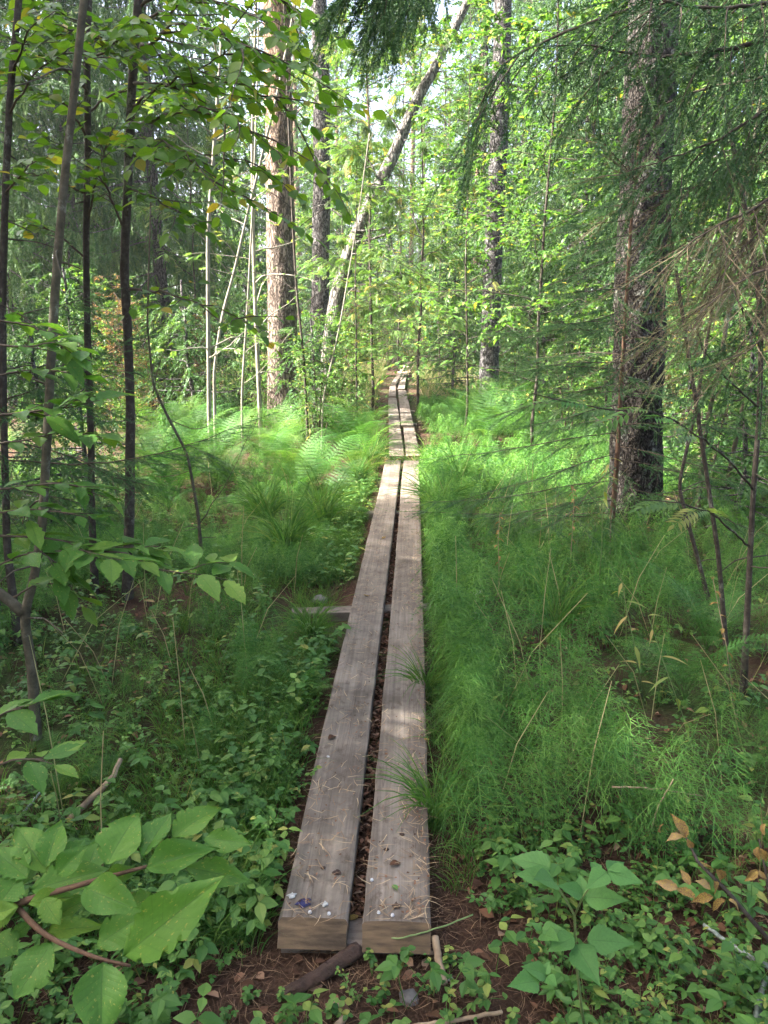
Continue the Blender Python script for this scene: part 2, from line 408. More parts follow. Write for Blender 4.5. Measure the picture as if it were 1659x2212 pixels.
def wood_mat():
    m, nt, N, L = new_mat('weathered_plank')
    oi = N.new('ShaderNodeObjectInfo')
    t = N.new('ShaderNodeTexCoord')
    off = N.new('ShaderNodeVectorMath'); off.operation = 'MULTIPLY_ADD'
    cmb = N.new('ShaderNodeCombineXYZ'); 
    for i in range(3): L.new(oi.outputs['Random'], cmb.inputs[i])
    L.new(cmb.outputs[0], off.inputs[0]); off.inputs[1].default_value = (13, 29, 7); L.new(t.outputs['Object'], off.inputs[2])
    def mp(s):
        q = N.new('ShaderNodeMapping'); q.inputs['Scale'].default_value = s; L.new(off.outputs[0], q.inputs['Vector']); return q.outputs[0]
    grain = texn(N, L, mp((75, 1.6, 75)), 1.0, 5, .6)
    wide = texn(N, L, mp((16, .7, 16)), 1.0, 4, .55)
    dirt = texn(N, L, mp((1, 1, 1)), 4.0, 8, .7)
    dirt2 = texn(N, L, mp((1, .6, 1)), 24.0, 6, .7)
    f = mathn(N, L, 'ADD', mathn(N, L, 'MULTIPLY', grain, .5), mathn(N, L, 'MULTIPLY', wide, .5))
    rp = ramp(N, [(.28, (.074, .06, .048)), (.5, (.148, .124, .102)), (.72, (.25, .217, .185))]); L.new(f, rp.inputs[0])
    d = ramp(N, [(.34, (.4, .36, .32)), (.5, (.85, .82, .78)), (.66, (1.2, 1.18, 1.16))]); L.new(dirt, d.inputs[0])
    col = mixc(N, L, .8, rp.outputs[0], d.outputs[0], 'MULTIPLY')
    d2 = ramp(N, [(.33, (.42, .34, .28)), (.45, (1, 1, 1))]); L.new(dirt2, d2.inputs[0])
    col = mixc(N, L, .7, col, d2.outputs[0], 'MULTIPLY')
    # long drying cracks
    ck = texn(N, L, mp((36, .55, 36)), 1.0, 2, .5)
    ckr = ramp(N, [(.5, (1, 1, 1)), (.507, (.35, .3, .27)), (.514, (1, 1, 1))]); L.new(ck, ckr.inputs[0])
    col = mixc(N, L, .8, col, ckr.outputs[0], 'MULTIPLY')
    # algae on worn edges and sawn ends: a yellowish tone on end grain (faces looking along the plank)
    geo = N.new('ShaderNodeNewGeometry'); sp = N.new('ShaderNodeSeparateXYZ')
    vt = N.new('ShaderNodeVectorTransform'); vt.vector_type = 'NORMAL'; vt.convert_from = 'WORLD'; vt.convert_to = 'OBJECT'
    L.new(geo.outputs['True Normal'], vt.inputs[0]); L.new(vt.outputs[0], sp.inputs[0])
    endf = mathn(N, L, 'GREATER_THAN', mathn(N, L, 'ABSOLUTE', sp.outputs[1]), .4)
    eg = texn(N, L, mp((8, 30, 60)), 1.0, 4, .6)
    er = ramp(N, [(.3, (.035, .024, .014)), (.7, (.15, .1, .055))]); L.new(eg, er.inputs[0])
    col = mixc(N, L, endf, col, er.outputs[0])
    p = N.new('ShaderNodeBsdfPrincipled'); p.inputs['Roughness'].default_value = .78; p.inputs['Specular IOR Level'].default_value = .3
    L.new(col, p.inputs['Base Color'])
    b = N.new('ShaderNodeBump'); b.inputs['Strength'].default_value = .55; b.inputs['Distance'].default_value = .004
    L.new(mathn(N, L, 'ADD', f, mathn(N, L, 'MULTIPLY', dirt2, .6)), b.inputs['Height']); L.new(b.outputs[0], p.inputs['Normal'])
    out = N.new('ShaderNodeOutputMaterial'); L.new(p.outputs[0], out.inputs[0])
    return m
MT['wood'] = wood_mat()

def ground_mat():
    m, nt, N, L = new_mat('forest_floor')
    c = coords(N, L)
    big = texn(N, L, c, .9, 5, .6); mid = texn(N, L, c, 9, 6, .7); fine = texn(N, L, c, 70, 5, .75)
    br = ramp(N, [(.28, (.018, .011, .008)), (.5, (.06, .034, .022)), (.72, (.14, .08, .05))]); L.new(mathn(N, L, 'ADD', mathn(N, L, 'MULTIPLY', mid, .5), mathn(N, L, 'MULTIPLY', fine, .5)), br.inputs[0])
    gr = ramp(N, [(.3, (.015, .03, .008)), (.7, (.06, .1, .025))]); L.new(fine, gr.inputs[0])
    k = ramp(N, [(.47, (0, 0, 0)), (.6, (1, 1, 1))]); L.new(mathn(N, L, 'ADD', mathn(N, L, 'MULTIPLY', big, .7), mathn(N, L, 'MULTIPLY', mid, .3)), k.inputs[0])
    # the trodden spot in front of the planks is bare
    sp = N.new('ShaderNodeSeparateXYZ'); L.new(c, sp.inputs[0])
    bare = mathn(N, L, 'MULTIPLY', mathn(N, L, 'SUBTRACT', sp.outputs[1], 2.0), 1.2, True)
    col = mixc(N, L, mathn(N, L, 'MULTIPLY', k.outputs[0], bare), br.outputs[0], gr.outputs[0])
    p = N.new('ShaderNodeBsdfPrincipled'); p.inputs['Roughness'].default_value = .95; p.inputs['Specular IOR Level'].default_value = .1
    L.new(col, p.inputs['Base Color'])
    b = N.new('ShaderNodeBump'); b.inputs['Strength'].default_value = 1; b.inputs['Distance'].default_value = .03
    L.new(mathn(N, L, 'ADD', mid, mathn(N, L, 'MULTIPLY', fine, .6)), b.inputs['Height']); L.new(b.outputs[0], p.inputs['Normal'])
    out = N.new('ShaderNodeOutputMaterial'); L.new(p.outputs[0], out.inputs[0])
    return m
MT['ground'] = ground_mat()
MT['path'] = plain_mat('trodden_path', (.2, .15, .1), (.42, .34, .24), 12, .9, .1, .8, .02)

# ================================================================== THE SETTING
def spaced(lo, hi, n, centre, k):
    a = math.asinh((lo - centre) * k); b = math.asinh((hi - centre) * k)
    return np.sinh(np.linspace(a, b, n)) / k + centre
gx = spaced(-260, 260, 240, 0, .9); gy = spaced(-60, 420, 300, 4.5, .8)
X, Y = np.meshgrid(gx, gy)
Z = ground_z(X, Y)
nX, nY = len(gx), len(gy)
i = (np.arange(nY - 1)[:, None] * nX + np.arange(nX - 1)[None, :]).ravel()
gm = MB()
gm.add(np.stack([X.ravel(), Y.ravel(), Z.ravel()], 1), np.concatenate([np.stack([i, i + 1, i + nX + 1], 1), np.stack([i, i + nX + 1, i + nX], 1)]), 0, True)
ground = gm.build('ground', MT['ground'])
ground['kind'] = 'structure'

# the trodden path beyond the planks
pp = [G(868, 812, .03), G(876, 800, .03), G(890, 790, .03), G(912, 783, .03)]
pts = []
for a, b in zip(pp[:-1], pp[1:]):
    for k in range(8):
        pts.append(a.lerp(b, k / 8))
pts.append(pp[-1])
pm = MB()
pm.ribbon([(p.x, p.y, .02 + gz(p.x, p.y) + .03) for p in pts], [.42 + .08 * math.sin(k * 1.7) for k in range(len(pts))])
path = pm.build('path', MT['path'])
path['kind'] = 'structure'

# ================================================================== THE DUCKBOARDS
def plank_mesh(w, length, th, seed, bevel_end=0.0, wear=.011):
    """a sawn plank lying along +Y, its top at z = 0, its near end at y = 0; worn arrises, a little wavy"""
    n = max(8, int(length / .09))
    ys = np.linspace(0, length, n)
    r = .007
    prof = [(-w / 2, -th), (-w / 2, -th * .5), (-w / 2, -r), (-w / 2 + r * .4, -r * .35), (-w / 2 + r, 0), (-w / 6, .0006), (w / 6, .0006),
            (w / 2 - r, 0), (w / 2 - r * .4, -r * .35), (w / 2, -r), (w / 2, -th * .5), (w / 2, -th)]
    k = len(prof); V = []
    for j, y in enumerate(ys):
        warp = (float(vnoise(y * .7, seed, seed)) - .5) * .012
        side = (float(vnoise(y * .5, seed + 3, seed + 1)) - .5) * .006
        for q, (x, z) in enumerate(prof):
            e = (float(vnoise(y * 9 + q * 7.1, seed * 3 + q, seed + 2)) - .5) * wear * float(vnoise(y * 1.3 + q, seed, seed + 8)) if q in (2, 3, 4, 7, 8, 9) else 0
            dx = e * (-1 if x > 0 else 1)
            yy = y
            if j == 0 and bevel_end:
                yy = y - bevel_end * (-z / th)
            V.append((x + side + dx, yy, z + warp - abs(e) * .7))
    fc = []
    for j in range(n - 1):
        for q in range(k):
            q2 = (q + 1) % k
            a, b, c, d = j * k + q, j * k + q2, (j + 1) * k + q2, (j + 1) * k + q
            fc += [(a, b, c), (a, c, d)]
    m = MB(); m.add(V, fc, 0, False)
    for base, flip in ((0, False), ((n - 1) * k, True)):
        ring = [V[base + q] for q in range(k)]
        cen = tuple(np.mean(np.array(ring), 0))
        f2 = [(q, (q + 1) % k, k) if flip else ((q + 1) % k, q, k) for q in range(k)]
        m.add(ring + [cen], f2, 0, False)
    return m
_pk = [0]
def plank(parent, nl, nr, fl, fr, top=PLANK_TOP, th=.058, bevel_end=0.0, droop=0.0):
    _pk[0] += 1
    a, b, c, d = G(*nl, top), G(*nr, top), G(*fl, top), G(*fr, top)
    near, far = (a + b) / 2, (c + d) / 2
    w = ((b - a).length + (d - c).length) / 2
    dirv = far - near
    m = plank_mesh(w, dirv.length, th, _pk[0] * 11, bevel_end)
    o = child('plank', m.mesh('plank', MT['wood']), parent)
    o.location = near - parent.location
    o.rotation_euler = (-droop / dirv.length, 0, math.atan2(-dirv.x, dirv.y))
    return o, near, dirv.normalized(), w
def crossbeam(parent, p0, p1, wid=.115, th=.09, top=.038, name='crossbeam'):
    a, b = G(*p0, top), G(*p1, top)
    _pk[0] += 1
    dv = b - a
    m = plank_mesh(wid, dv.length, th, _pk[0] * 7 + 3)
    o = child(name, m.mesh('crossbeam', MT['wood']), parent)
    o.location = a - parent.location
    o.rotation_euler = (0, 0, math.atan2(-dv.x, dv.y))
    return o

secA = thing('boardwalk_section', G(768, 1985, 0), 'long duckboard section of two grey planks whose sawn ends face the viewer', 'boardwalk', 'duckboard sections')
lp = plank(secA, (605, 1977), (744, 1983), (833, 995), (866, 993), bevel_end=.05)
rp_ = plank(secA, (785, 1987), (932, 1989), (872, 995), (905, 995), bevel_end=.05)
PLANKS = [lp, rp_]
crossbeam(secA, (630, 1318), (985, 1306))
crossbeam(secA, (766, 1104), (986, 1104), .1)
crossbeam(secA, (612, 2004), (925, 2008), .1, .05, .036)
secB = thing('boardwalk_section', G(872, 960, 0), 'middle duckboard section with silvery planks lying on two exposed sleepers', 'boardwalk', 'duckboard sections')
PLANKS.append(plank(secB, (842.4, 984), (873, 984), (838.2, 859), (857, 859)))
PLANKS.append(plank(secB, (878, 984), (908, 984), (872, 921.5), (895, 921.5)))
PLANKS.append(plank(secB, (869, 919), (892, 919), (859, 843), (878.5, 843)))
crossbeam(secB, (816, 915), (900, 915), .2, .1, .038)
crossbeam(secB, (818, 887), (896, 887), .2, .1, .038)
secC = thing('boardwalk_section', G(857, 853, 0), 'farthest duckboard section bending out of view into tall pale grass', 'boardwalk', 'duckboard sections')
PLANKS.append(plank(secC, (839.5, 856), (856, 856), (842, 832.5), (855, 832.5)))
PLANKS.append(plank(secC, (842, 831.5), (855.4, 831.5), (859.5, 806), (868, 806)))
PLANKS.append(plank(secC, (857.3, 840.5), (875.5, 840.5), (869, 806), (878, 806)))

def on_plank(px, py, lift=0.0):
    p = G(px, py, PLANK_TOP); p.z += lift + .0015
    return p
# nails and paint on the sawn ends (parts of the near section), bird lime and leaves lying on top
def disc_mesh(r, h, seed, mat, irregular=0.0, n=12):
    m = MB(); V = [(0, 0, h)]; rg = random.Random(seed)
    rr = [r * (1 + rg.uniform(-irregular, irregular)) for _ in range(n)]
    for k in range(n):
        a = k / n * 2 * math.pi
        V.append((rr[k] * .75 * math.cos(a), rr[k] * .75 * math.sin(a), h * .9))
    for k in range(n):
        a = k / n * 2 * math.pi
        V.append((rr[k] * math.cos(a), rr[k] * math.sin(a), -.002))
    fc = []
    for k in range(n):
        k2 = (k + 1) % n
        fc += [(0, 1 + k, 1 + k2), (1 + k, 1 + n + k, 1 + n + k2), (1 + k, 1 + n + k2, 1 + k2)]
    m.add(V, fc, 0, False)
    return m.mesh('disc', mat)
def crop2(cx, cy):                     # pixels of the enlarged near end
    return (1000 + cx * .6028) * .5486, (2700 + cy * .6028) * .5486
nail_me = disc_mesh(.0055, .003, 1, MT['nail'])
for cx, cyy in ((366, 1480), (490, 1490), (815, 1482), (770, 1270), (905, 1500)):
    child('nail', nail_me, secA, on_plank(*crop2(cx, cyy)) - secA.location)
o = child('paint_mark', disc_mesh(.017, .0012, 5, MT['blue'], .45), secA, on_plank(*crop2(325, 1418)) - secA.location, (0, 0, .6), (1.3, .8, 1))
o['label'] = 'blotch of dark blue paint'
for q, (cx, cyy, s) in enumerate(((248, 1370, .012), (462, 1425, .011), (485, 463, .006))):
    o = child('white_mark', disc_mesh(s, .0014, 8 + q, MT['white_spot'], .4), secA, on_plank(*crop2(cx, cyy)) - secA.location)
for q, (cx, cyy, s) in enumerate(((540, 1218, .011), (452, 1190, .007), (930, 1435, .013), (862, 1070, .008), (965, 970, .008), (660, 195, .006))):
    child('dark_knot', disc_mesh(s, .001, 20 + q, MT['root'], .4), secA, on_plank(*crop2(cx, cyy)) - secA.location)

# ================================================================== LEAF AND SPRAY TEMPLATES (base at the origin, along +X, upper side +Z)
def leaf_tpl(nl=10, nw=3, width=.5, tip=1.6, peak=.42, fold=.25, curl=.25, serr=0.0, seed=0, wav=0.0, bite=0):
    """a blade of unit length; returns verts, tris, uv(u along, v -1..1 across)"""
    rg = random.Random(seed)
    V, U, fc = [], [], []
    rows = nl + 1; cols = 2 * nw + 1
    for a in range(rows):
        t = a / nl
        if t < peak: w = math.sin(t / peak * math.pi / 2) ** .75
        else:
            s = (t - peak) / (1 - peak); w = (1 - s ** tip) * (1 - .3 * s) * (1 - .25 * max(0, s - .55) / .45)
        w = max(w, .0) * width / 2
        for b in range(cols):
            v = (b - nw) / nw
            ww = w
            if abs(v) == 1 and serr: ww *= 1 + (serr if a % 2 else -serr)
            if bite and abs(v) == 1 and rg.random() < .12: ww *= .8
            y = v * ww
            z = abs(y) * fold - curl * t * t + wav * math.sin(t * 9 + v * 2 + seed) * abs(v) * width
            V.append((t, y, z)); U.append((t, v))
    for a in range(rows - 1):
        for b in range(cols - 1):
            i0 = a * cols + b
            fc += [(i0, i0 + cols, i0 + cols + 1), (i0, i0 + cols + 1, i0 + 1)]
    return np.array(V, np.float32), np.array(fc), np.array(U, np.float32)
def tpl_mesh(t, name, mat):
    m = MB(); m.add(t[0], t[1], 0, True, 0, t[2] if len(t) > 2 else None)
    return m.mesh(name, mat)
SMALL_LEAF = (np.array([(0, 0, 0), (.45, .28, .06), (1, 0, -.1), (.45, -.28, .06), (.45, 0, 0)], np.float32),
              np.array([(0, 4, 1), (4, 2, 1), (0, 3, 4), (3, 2, 4)]), np.array([(0, 0), (.45, 1), (1, 0), (.45, -1), (.45, 0)], np.float32))
NARROW_LEAF = (SMALL_LEAF[0] * np.array([1, .42, 1], np.float32), SMALL_LEAF[1], SMALL_LEAF[2])
def compound_tpl(pairs=6, ll=.36, lw=.16, fold=.1, droop=.25):
    """a rowan leaf: rachis with leaflets"""
    m = MB()
    t = np.linspace(0, 1, 6)
    m.ribbon([(q, 0, -droop * q * q) for q in t], .012)
    for k in range(pairs + 1):
        q = .22 + .78 * k / pairs
        for s in ((-1, 1) if k < pairs else (0,)):
            d = np.array([[.55 if s else 1, s * .9, -.12 - droop * q]])
            f = frames(d, np.array([[0, -.15 * s, 1.]]), np.array([ll * (1 - .25 * abs(q - .55))]))
            v = (SMALL_LEAF[0] * np.array([1, lw / .5 * 2, 1])) @ f[0].T + np.array([q, 0, -droop * q * q])
            m.add(v, SMALL_LEAF[1])
    return m.tpl()
ROWAN = compound_tpl()

def needle_twig_tpl(n=44, nl=.02, nw=.0036, length=.22, seed=0, spread=.9):
    """a shoot with real needles, length metres along +X"""
    rg = np.random.default_rng(seed); m = MB()
    m.tube([(0, 0, 0), (length * .5, 0, .0), (length, 0, -.004)], [.0016, .0013, .0008], 3, cap=False)
    t = rg.random(n) ** .9
    a = rg.uniform(0, 2 * math.pi, n)
    d = np.stack([np.full(n, .75) + rg.uniform(-.2, .3, n), np.cos(a) * spread, np.sin(a) * spread * .8 + .15], 1)
    tri = np.array([(0, -.5, 0), (0, .5, 0), (1, 0, 0)], np.float32)
    f = frames(d, rg.normal(size=(n, 3)), np.ones(n))
    tri3 = tri[None] * np.stack([np.full(n, nl) * rg.uniform(.8, 1.2, n), np.full(n, nw), np.ones(n)], 1)[:, None, :]
    v = np.einsum('nij,nkj->nki', f, tri3) + np.stack([t * length, np.zeros(n), np.zeros(n)], 1)[:, None, :]
    m.add(v.reshape(-1, 3), np.arange(3 * n).reshape(-1, 3))
    return m.tpl()
NEEDLE_TWIGS = [needle_twig_tpl(64, seed=s) for s in range(3)]
NEEDLE_THIN = [needle_twig_tpl(30, .018, .0028, .24, seed=9 + s) for s in range(2)]
def spray_tpl(seed=0, length=.4, tuft=.045, wid=.014, step=.03, side=.75):
    """a spruce spray for trees further off: overlapping tufts of needles along a hanging shoot"""
    rg = np.random.default_rng(seed); m = MB()
    n = int(length / step)
    for k in range(n):
        t = (k + .5) / n
        for s in (-1, 0, 1):
            d = np.array([.8 + rg.uniform(-.2, .2), s * side + rg.uniform(-.2, .2), rg.uniform(-.5, .35)])
            f = frames(d[None], rg.normal(size=(1, 3)), np.ones(1))[0]
            L_ = tuft * rg.uniform(.8, 1.25) * (1.15 - .5 * t)
            tri = np.array([(0, -wid / 2, 0), (L_ * .6, wid * .6, 0), (L_, 0, 0), (L_ * .5, -wid * .6, 0)])
            v = tri @ f.T + np.array([t * length, 0, -.05 * t * t])
            m.add(v, [(0, 1, 2), (0, 2, 3)])
    return m.tpl()
SPRAYS = [spray_tpl(s, .34, .045, .02, .03) for s in range(4)]
SPRAYS_FAR = [spray_tpl(s + 20, .5, .13, .05, .062) for s in range(4)]
SPRAYS_MID = [spray_tpl(s + 30, .62, .075, .02, .034, .4) for s in range(4)]

def wander(start, d, length, n, rg, wig=.12, droop=0.0, lift=0.0):
    """a wavering polyline"""
    p = np.array(start, float); d = np.array(d, float); d /= np.linalg.norm(d)
    out = [p.copy()]; st = length / n
    for k in range(n):
        d = d + rg.normal(size=3) * wig + np.array([0, 0, -droop + lift * (k / n)])
        d /= np.linalg.norm(d); p = p + d * st; out.append(p.copy())
    return np.array(out)

# ================================================================== TREE MAKERS
def spruce_meshes(seed, H=16, z0=1.2, spread=.2, rmax=2.4, sprays=SPRAYS_FAR, step=.42, per=5, twig_gap=.17, droop=.55, mat='spruce_far', trunk_r=.16, smin=.35, hang=(.25, 1.1)):
    rg = np.random.default_rng(seed); tr, cr = MB(), MB()
    tp = np.stack([np.cumsum(rg.normal(size=14) * .02), np.cumsum(rg.normal(size=14) * .02), np.linspace(-.15, H, 14)], 1)
    tr.tube(tp, np.linspace(trunk_r, .015, 14) * np.where(np.arange(14) == 0, 1.3, 1), 10, bump=.1, seed=seed)
    z = z0; POS, DIR, NRM, SC = [], [], [], []
    while z < H - .2:
        rel = (H - z) / (H - z0)
        Lb = min(rmax, (H - z) * spread + .3) * rg.uniform(.75, 1.1)
        ph = rg.uniform(0, 6.28)
        for k in range(per):
            a = ph + k * 2 * math.pi / per + rg.uniform(-.35, .35)
            L_ = Lb * rg.uniform(.65, 1.15)
            c = np.array([np.interp(z, tp[:, 2], tp[:, 0]), np.interp(z, tp[:, 2], tp[:, 1]), z + rg.uniform(-.15, .15)])
            n = max(4, int(L_ / .25))
            up = .25 * (1 - rel) * 2 + rg.uniform(-.15, .1)
            t = np.linspace(0, 1, n + 1)
            rad = np.array([math.cos(a), math.sin(a), 0])
            prof = L_ * (up * t - droop * t ** 1.7 + .28 * t ** 4)
            pts = c + rad * (L_ * t)[:, None] + np.stack([0 * t, 0 * t, prof], 1)
            tr.tube(pts, np.linspace(.018 * (.4 + L_ / 3), .003, n + 1), 4, cap=False)
            m = max(3, int(L_ * .88 / twig_gap))
            ts = np.linspace(.12, 1.0, m)
            side = np.array([-math.sin(a), math.cos(a), 0])
            for q in ts:
                b = c + rad * L_ * q + np.array([0, 0, np.interp(q, t, prof)])
                for s in (-1, 1):
                    d = rad * rg.uniform(.3, .8) + side * s * rg.uniform(.4, 1.0) + np.array([0, 0, -rg.uniform(*hang)])
                    POS.append(b); DIR.append(d); NRM.append((rg.normal() * .4, rg.normal() * .4, 1)); SC.append(rg.uniform(smin, 1.0) * (1.25 - .55 * abs(q - .45)))
            for e in range(2):
                POS.append(c + rad * L_ + np.array([0, 0, prof[-1]])); DIR.append(rad + np.array([0, 0, rg.uniform(-.5, .1)])); NRM.append((0, 0, 1)); SC.append(rg.uniform(.5, .9))
        z += step * rg.uniform(.75, 1.2) * (1 if z > 2.5 else 1.2)
    POS, DIR, NRM, SC = map(np.array, (POS, DIR, NRM, SC))
    pick = rg.integers(0, len(sprays), len(POS)); fr = frames(DIR, NRM, SC)
    for k, s in enumerate(sprays):
        w = pick == k
        cr.inst(s, POS[w], fr[w], rg.random(w.sum()))
    return tr.mesh('trunk', MT['bark_spruce']), cr.mesh('crown', MT[mat])

def broadleaf_meshes(seed, H=6, z0=1.2, nb=26, reach=1.5, leaf=SMALL_LEAF, leaf_len=.07, per_twig=7, twigs=7, mat='lush', bark='bark_thin', r0=.035, lean=(0, 0), flat=.8, stems=1, top=1.0):
    rg = np.random.default_rng(seed); tr, cr = MB(), MB()
    POS, DIR, NRM = [], [], []
    for st in range(stems):
        n = 12
        ln = np.array(lean) + (rg.normal(size=2) * .12 if stems > 1 else 0)
        z = np.linspace(-.08, H * (1 if st == 0 else rg.uniform(.6, .9)), n + 1)
        tp = np.stack([ln[0] * z + np.cumsum(rg.normal(size=n + 1) * .02), ln[1] * z + np.cumsum(rg.normal(size=n + 1) * .02), z], 1)
        tp[0, :2] = rg.normal(size=2) * .05 * (stems > 1)
        tr.tube(tp, np.linspace(r0, r0 * .15, n + 1), 8, bump=.08, seed=seed)
        hh = z[-1]
        for k in range(nb):
            q = (k + rg.random()) / nb
            zz = z0 + (hh - z0) * q ** .9
            c = np.array([np.interp(zz, tp[:, 2], tp[:, 0]), np.interp(zz, tp[:, 2], tp[:, 1]), zz])
            a = k * 2.4 + rg.uniform(-.5, .5)
            L_ = reach * (1 - .6 * q * top) * rg.uniform(.6, 1.15)
            br = wander(c, (math.cos(a), math.sin(a), rg.uniform(.15, .7)), L_, 6, rg, .16, .05)
            tr.tube(br, np.linspace(r0 * .28, .002, 7), 4, cap=False)
            for j in range(twigs):
                f = rg.uniform(.2, 1.0)
                b = br[0] + 0; ii = f * 6; i0 = min(int(ii), 5); b = br[i0] + (br[i0 + 1] - br[i0]) * (ii - i0)
                d0 = br[i0 + 1] - br[i0]; d0 = d0 / np.linalg.norm(d0)
                d = d0 * .7 + rg.normal(size=3) * np.array([.7, .7, .14])
                tw = wander(b, d, L_ * rg.uniform(.2, .45), 3, rg, .2, .06)
                tr.tube(tw, [.003, .0024, .0018, .001], 3, cap=False)
                for e in range(per_twig):
                    g = rg.uniform(.1, 1) * 3; g0 = min(int(g), 2)
                    pp_ = tw[g0] + (tw[g0 + 1] - tw[g0]) * (g - g0)
                    dd = (tw[g0 + 1] - tw[g0]); dd = dd / np.linalg.norm(dd) + rg.normal(size=3) * np.array([.8, .8, .2])
                    dd[2] -= .2
                    POS.append(pp_); DIR.append(dd); NRM.append((rg.normal() * (1 - flat), rg.normal() * (1 - flat), 1))
    POS, DIR, NRM = map(np.array, (POS, DIR, NRM))
    cr.inst(leaf, POS, frames(DIR, NRM, leaf_len * rg.uniform(.55, 1.2, len(POS))), rg.random(len(POS)))
    return tr.mesh('trunk', MT[bark]), cr.mesh('crown', MT[mat])

def trunk_mesh(pts, rad, sides, bump, seed, mat, res=.12, flare=1.0, stubs=0):
    p = np.array([tuple(q) for q in pts], float)
    ln = np.concatenate([[0], np.cumsum(np.linalg.norm(np.diff(p, axis=0), axis=1))])
    n = max(4, int(ln[-1] / res)); t = np.linspace(0, ln[-1], n)
    pp_ = np.stack([np.interp(t, ln, p[:, k]) for k in range(3)], 1)
    for _ in range(3):
        pp_[1:-1] = (pp_[:-2] + pp_[1:-1] * 2 + pp_[2:]) / 4
    rr = np.interp(t, ln, rad) * (1 + (flare - 1) * np.exp(-t / .25))
    m = MB(); m.tube(pp_, rr, sides, bump=bump, seed=seed)
    rg = np.random.default_rng(seed)
    for k in range(stubs):                 # dead snags on the stem
        q = rg.uniform(.12, .95); i0 = int(q * (n - 1)); a = rg.uniform(0, 6.28)
        d = np.array([math.cos(a), math.sin(a), rg.uniform(-.4, .3)])
        br = wander(pp_[i0] + d * rr[i0] * .7 * np.array([1, 1, 0]), d, rg.uniform(.15, .9) * (1 if rr[0] > .05 else .3), 5, rg, .15, .04)
        m.tube(br, np.linspace(min(.012, rr[i0] * .3), .002, 6), 5, cap=False)
    return m.mesh('trunk', mat), pp_, rr

def pine_crown(seed, H, z0, rad):
    rg = np.random.default_rng(seed); cr, lm = MB(), MB()
    tri = needle_twig_tpl(26, .075, .007, .2, seed)
    POS, DIR = [], []
    for k in range(26):
        z = rg.uniform(z0, H); a = rg.uniform(0, 6.28); L_ = rad * rg.uniform(.4, 1) * (1 - .4 * (z - z0) / (H - z0))
        br = wander((0, 0, z), (math.cos(a), math.sin(a), rg.uniform(.1, .6)), L_, 6, rg, .18)
        lm.tube(br, np.linspace(.045, .01, 7), 5, cap=False)
        for j in range(34):
            b = br[rg.integers(2, 7)] + rg.normal(size=3) * np.array([.3, .3, .2])
            POS.append(b); DIR.append(rg.normal(size=3) + np.array([0, 0, .6]))
    cr.inst(tri, POS, frames(np.array(DIR), rg.normal(size=(len(DIR), 3)), rg.uniform(.8, 1.5, len(DIR))), rg.random(len(DIR)))
    return lm.mesh('limbs', MT['bark_pine']), cr.mesh('crown', MT['pine'])

def add_tree(name, meshes, loc, label, cat, group=None, rotz=0.0, s=1.0):
    t = thing(name, loc, label, cat, group, rotz)
    t.scale = (s, s, s)
    child('trunk', meshes[0], t)
    stuff(child('crown', meshes[1], t))
    return t

# ================================================================== THE MAIN TRUNKS
def px_stem(px, d, top_h):
    """stem through the given pixels at distance d, from below the ground up to top_h"""
    pts = [P(x, y, d) for x, y in px]
    a, b = pts[0], pts[1]
    pts.insert(0, Vector((a.x - (b.x - a.x) * .3, a.y, -.2)))
    e, f = pts[-1], pts[-2]
    dv = (e - f).normalized()
    while pts[-1].z < top_h:
        pts.append(pts[-1] + dv * 1.0)
        dv = (dv + Vector((-dv.x * .15, 0, .03))).normalized()
    return pts
def local(pts, base):
    return [p - base for p in pts]

def big_tree(name, px, d, r0, r1, top_h, mat, label, cat, sides=40, bump=.09, seed=1, flare=1.35, crown=None, stubs=8):
    pts = px_stem(px, d, top_h)
    base = Vector((pts[0].x, pts[0].y, 0))
    t = thing(name, base, label, cat)
    lp_ = local(pts, base)
    rad = np.interp(np.array([p.z for p in lp_]), [0, top_h], [r0, r1])
    me, pp_, rr = trunk_mesh(lp_, rad, sides, bump, seed, MT[mat], .06, flare, stubs)
    child('trunk', me, t)
    if crown:
        lm, cr = crown
        off = Vector((lp_[-1].x, lp_[-1].y, 0)) * .75
        stuff(child('limbs', lm, t, off)); stuff(child('crown', cr, t, off))
    return t
big_tree('pine_tree', [(610, 880), (610, 700), (606, 450), (602, 250), (598, 60)], 12.5, .245, .11, 16, 'bark_pine',
         'thick pine trunk, half in full sun, orange bark high up', 'pine tree', 48, .07, 11, crown=pine_crown(1, 17.5, 10.5, 3.0), stubs=10)
big_tree('spruce_tree', [(688, 800), (692, 620), (695, 400), (695, 180), (690, 40)], 15.5, .19, .09, 16, 'bark_spruce',
         'straight grey scaly trunk standing just behind the sunlit pine', 'tree', 40, .08, 12, crown=pine_crown(2, 17, 11, 2.6), stubs=12)
big_tree('pine_tree', [(1058, 760), (1063, 600), (1072, 420), (1080, 260), (1085, 60)], 15, .185, .1, 15.5, 'bark_spruce',
         'slim grey trunk rising behind ferns past the boardwalk bend', 'tree', 40, .08, 13, crown=pine_crown(3, 16.5, 10.5, 2.6), stubs=8)
big_tree('spruce_tree', [(1372, 1080), (1378, 850), (1385, 600), (1396, 350), (1408, 100)], 6.8, .225, .1, 17, 'bark_big',
         'massive rough trunk with pale lichen, small spruce growing before it', 'tree', 72, .11, 14, 1.3,
         crown=spruce_meshes(77, 17, 7.5, .2, 2.3, per=5, trunk_r=.02)[::1], stubs=14)
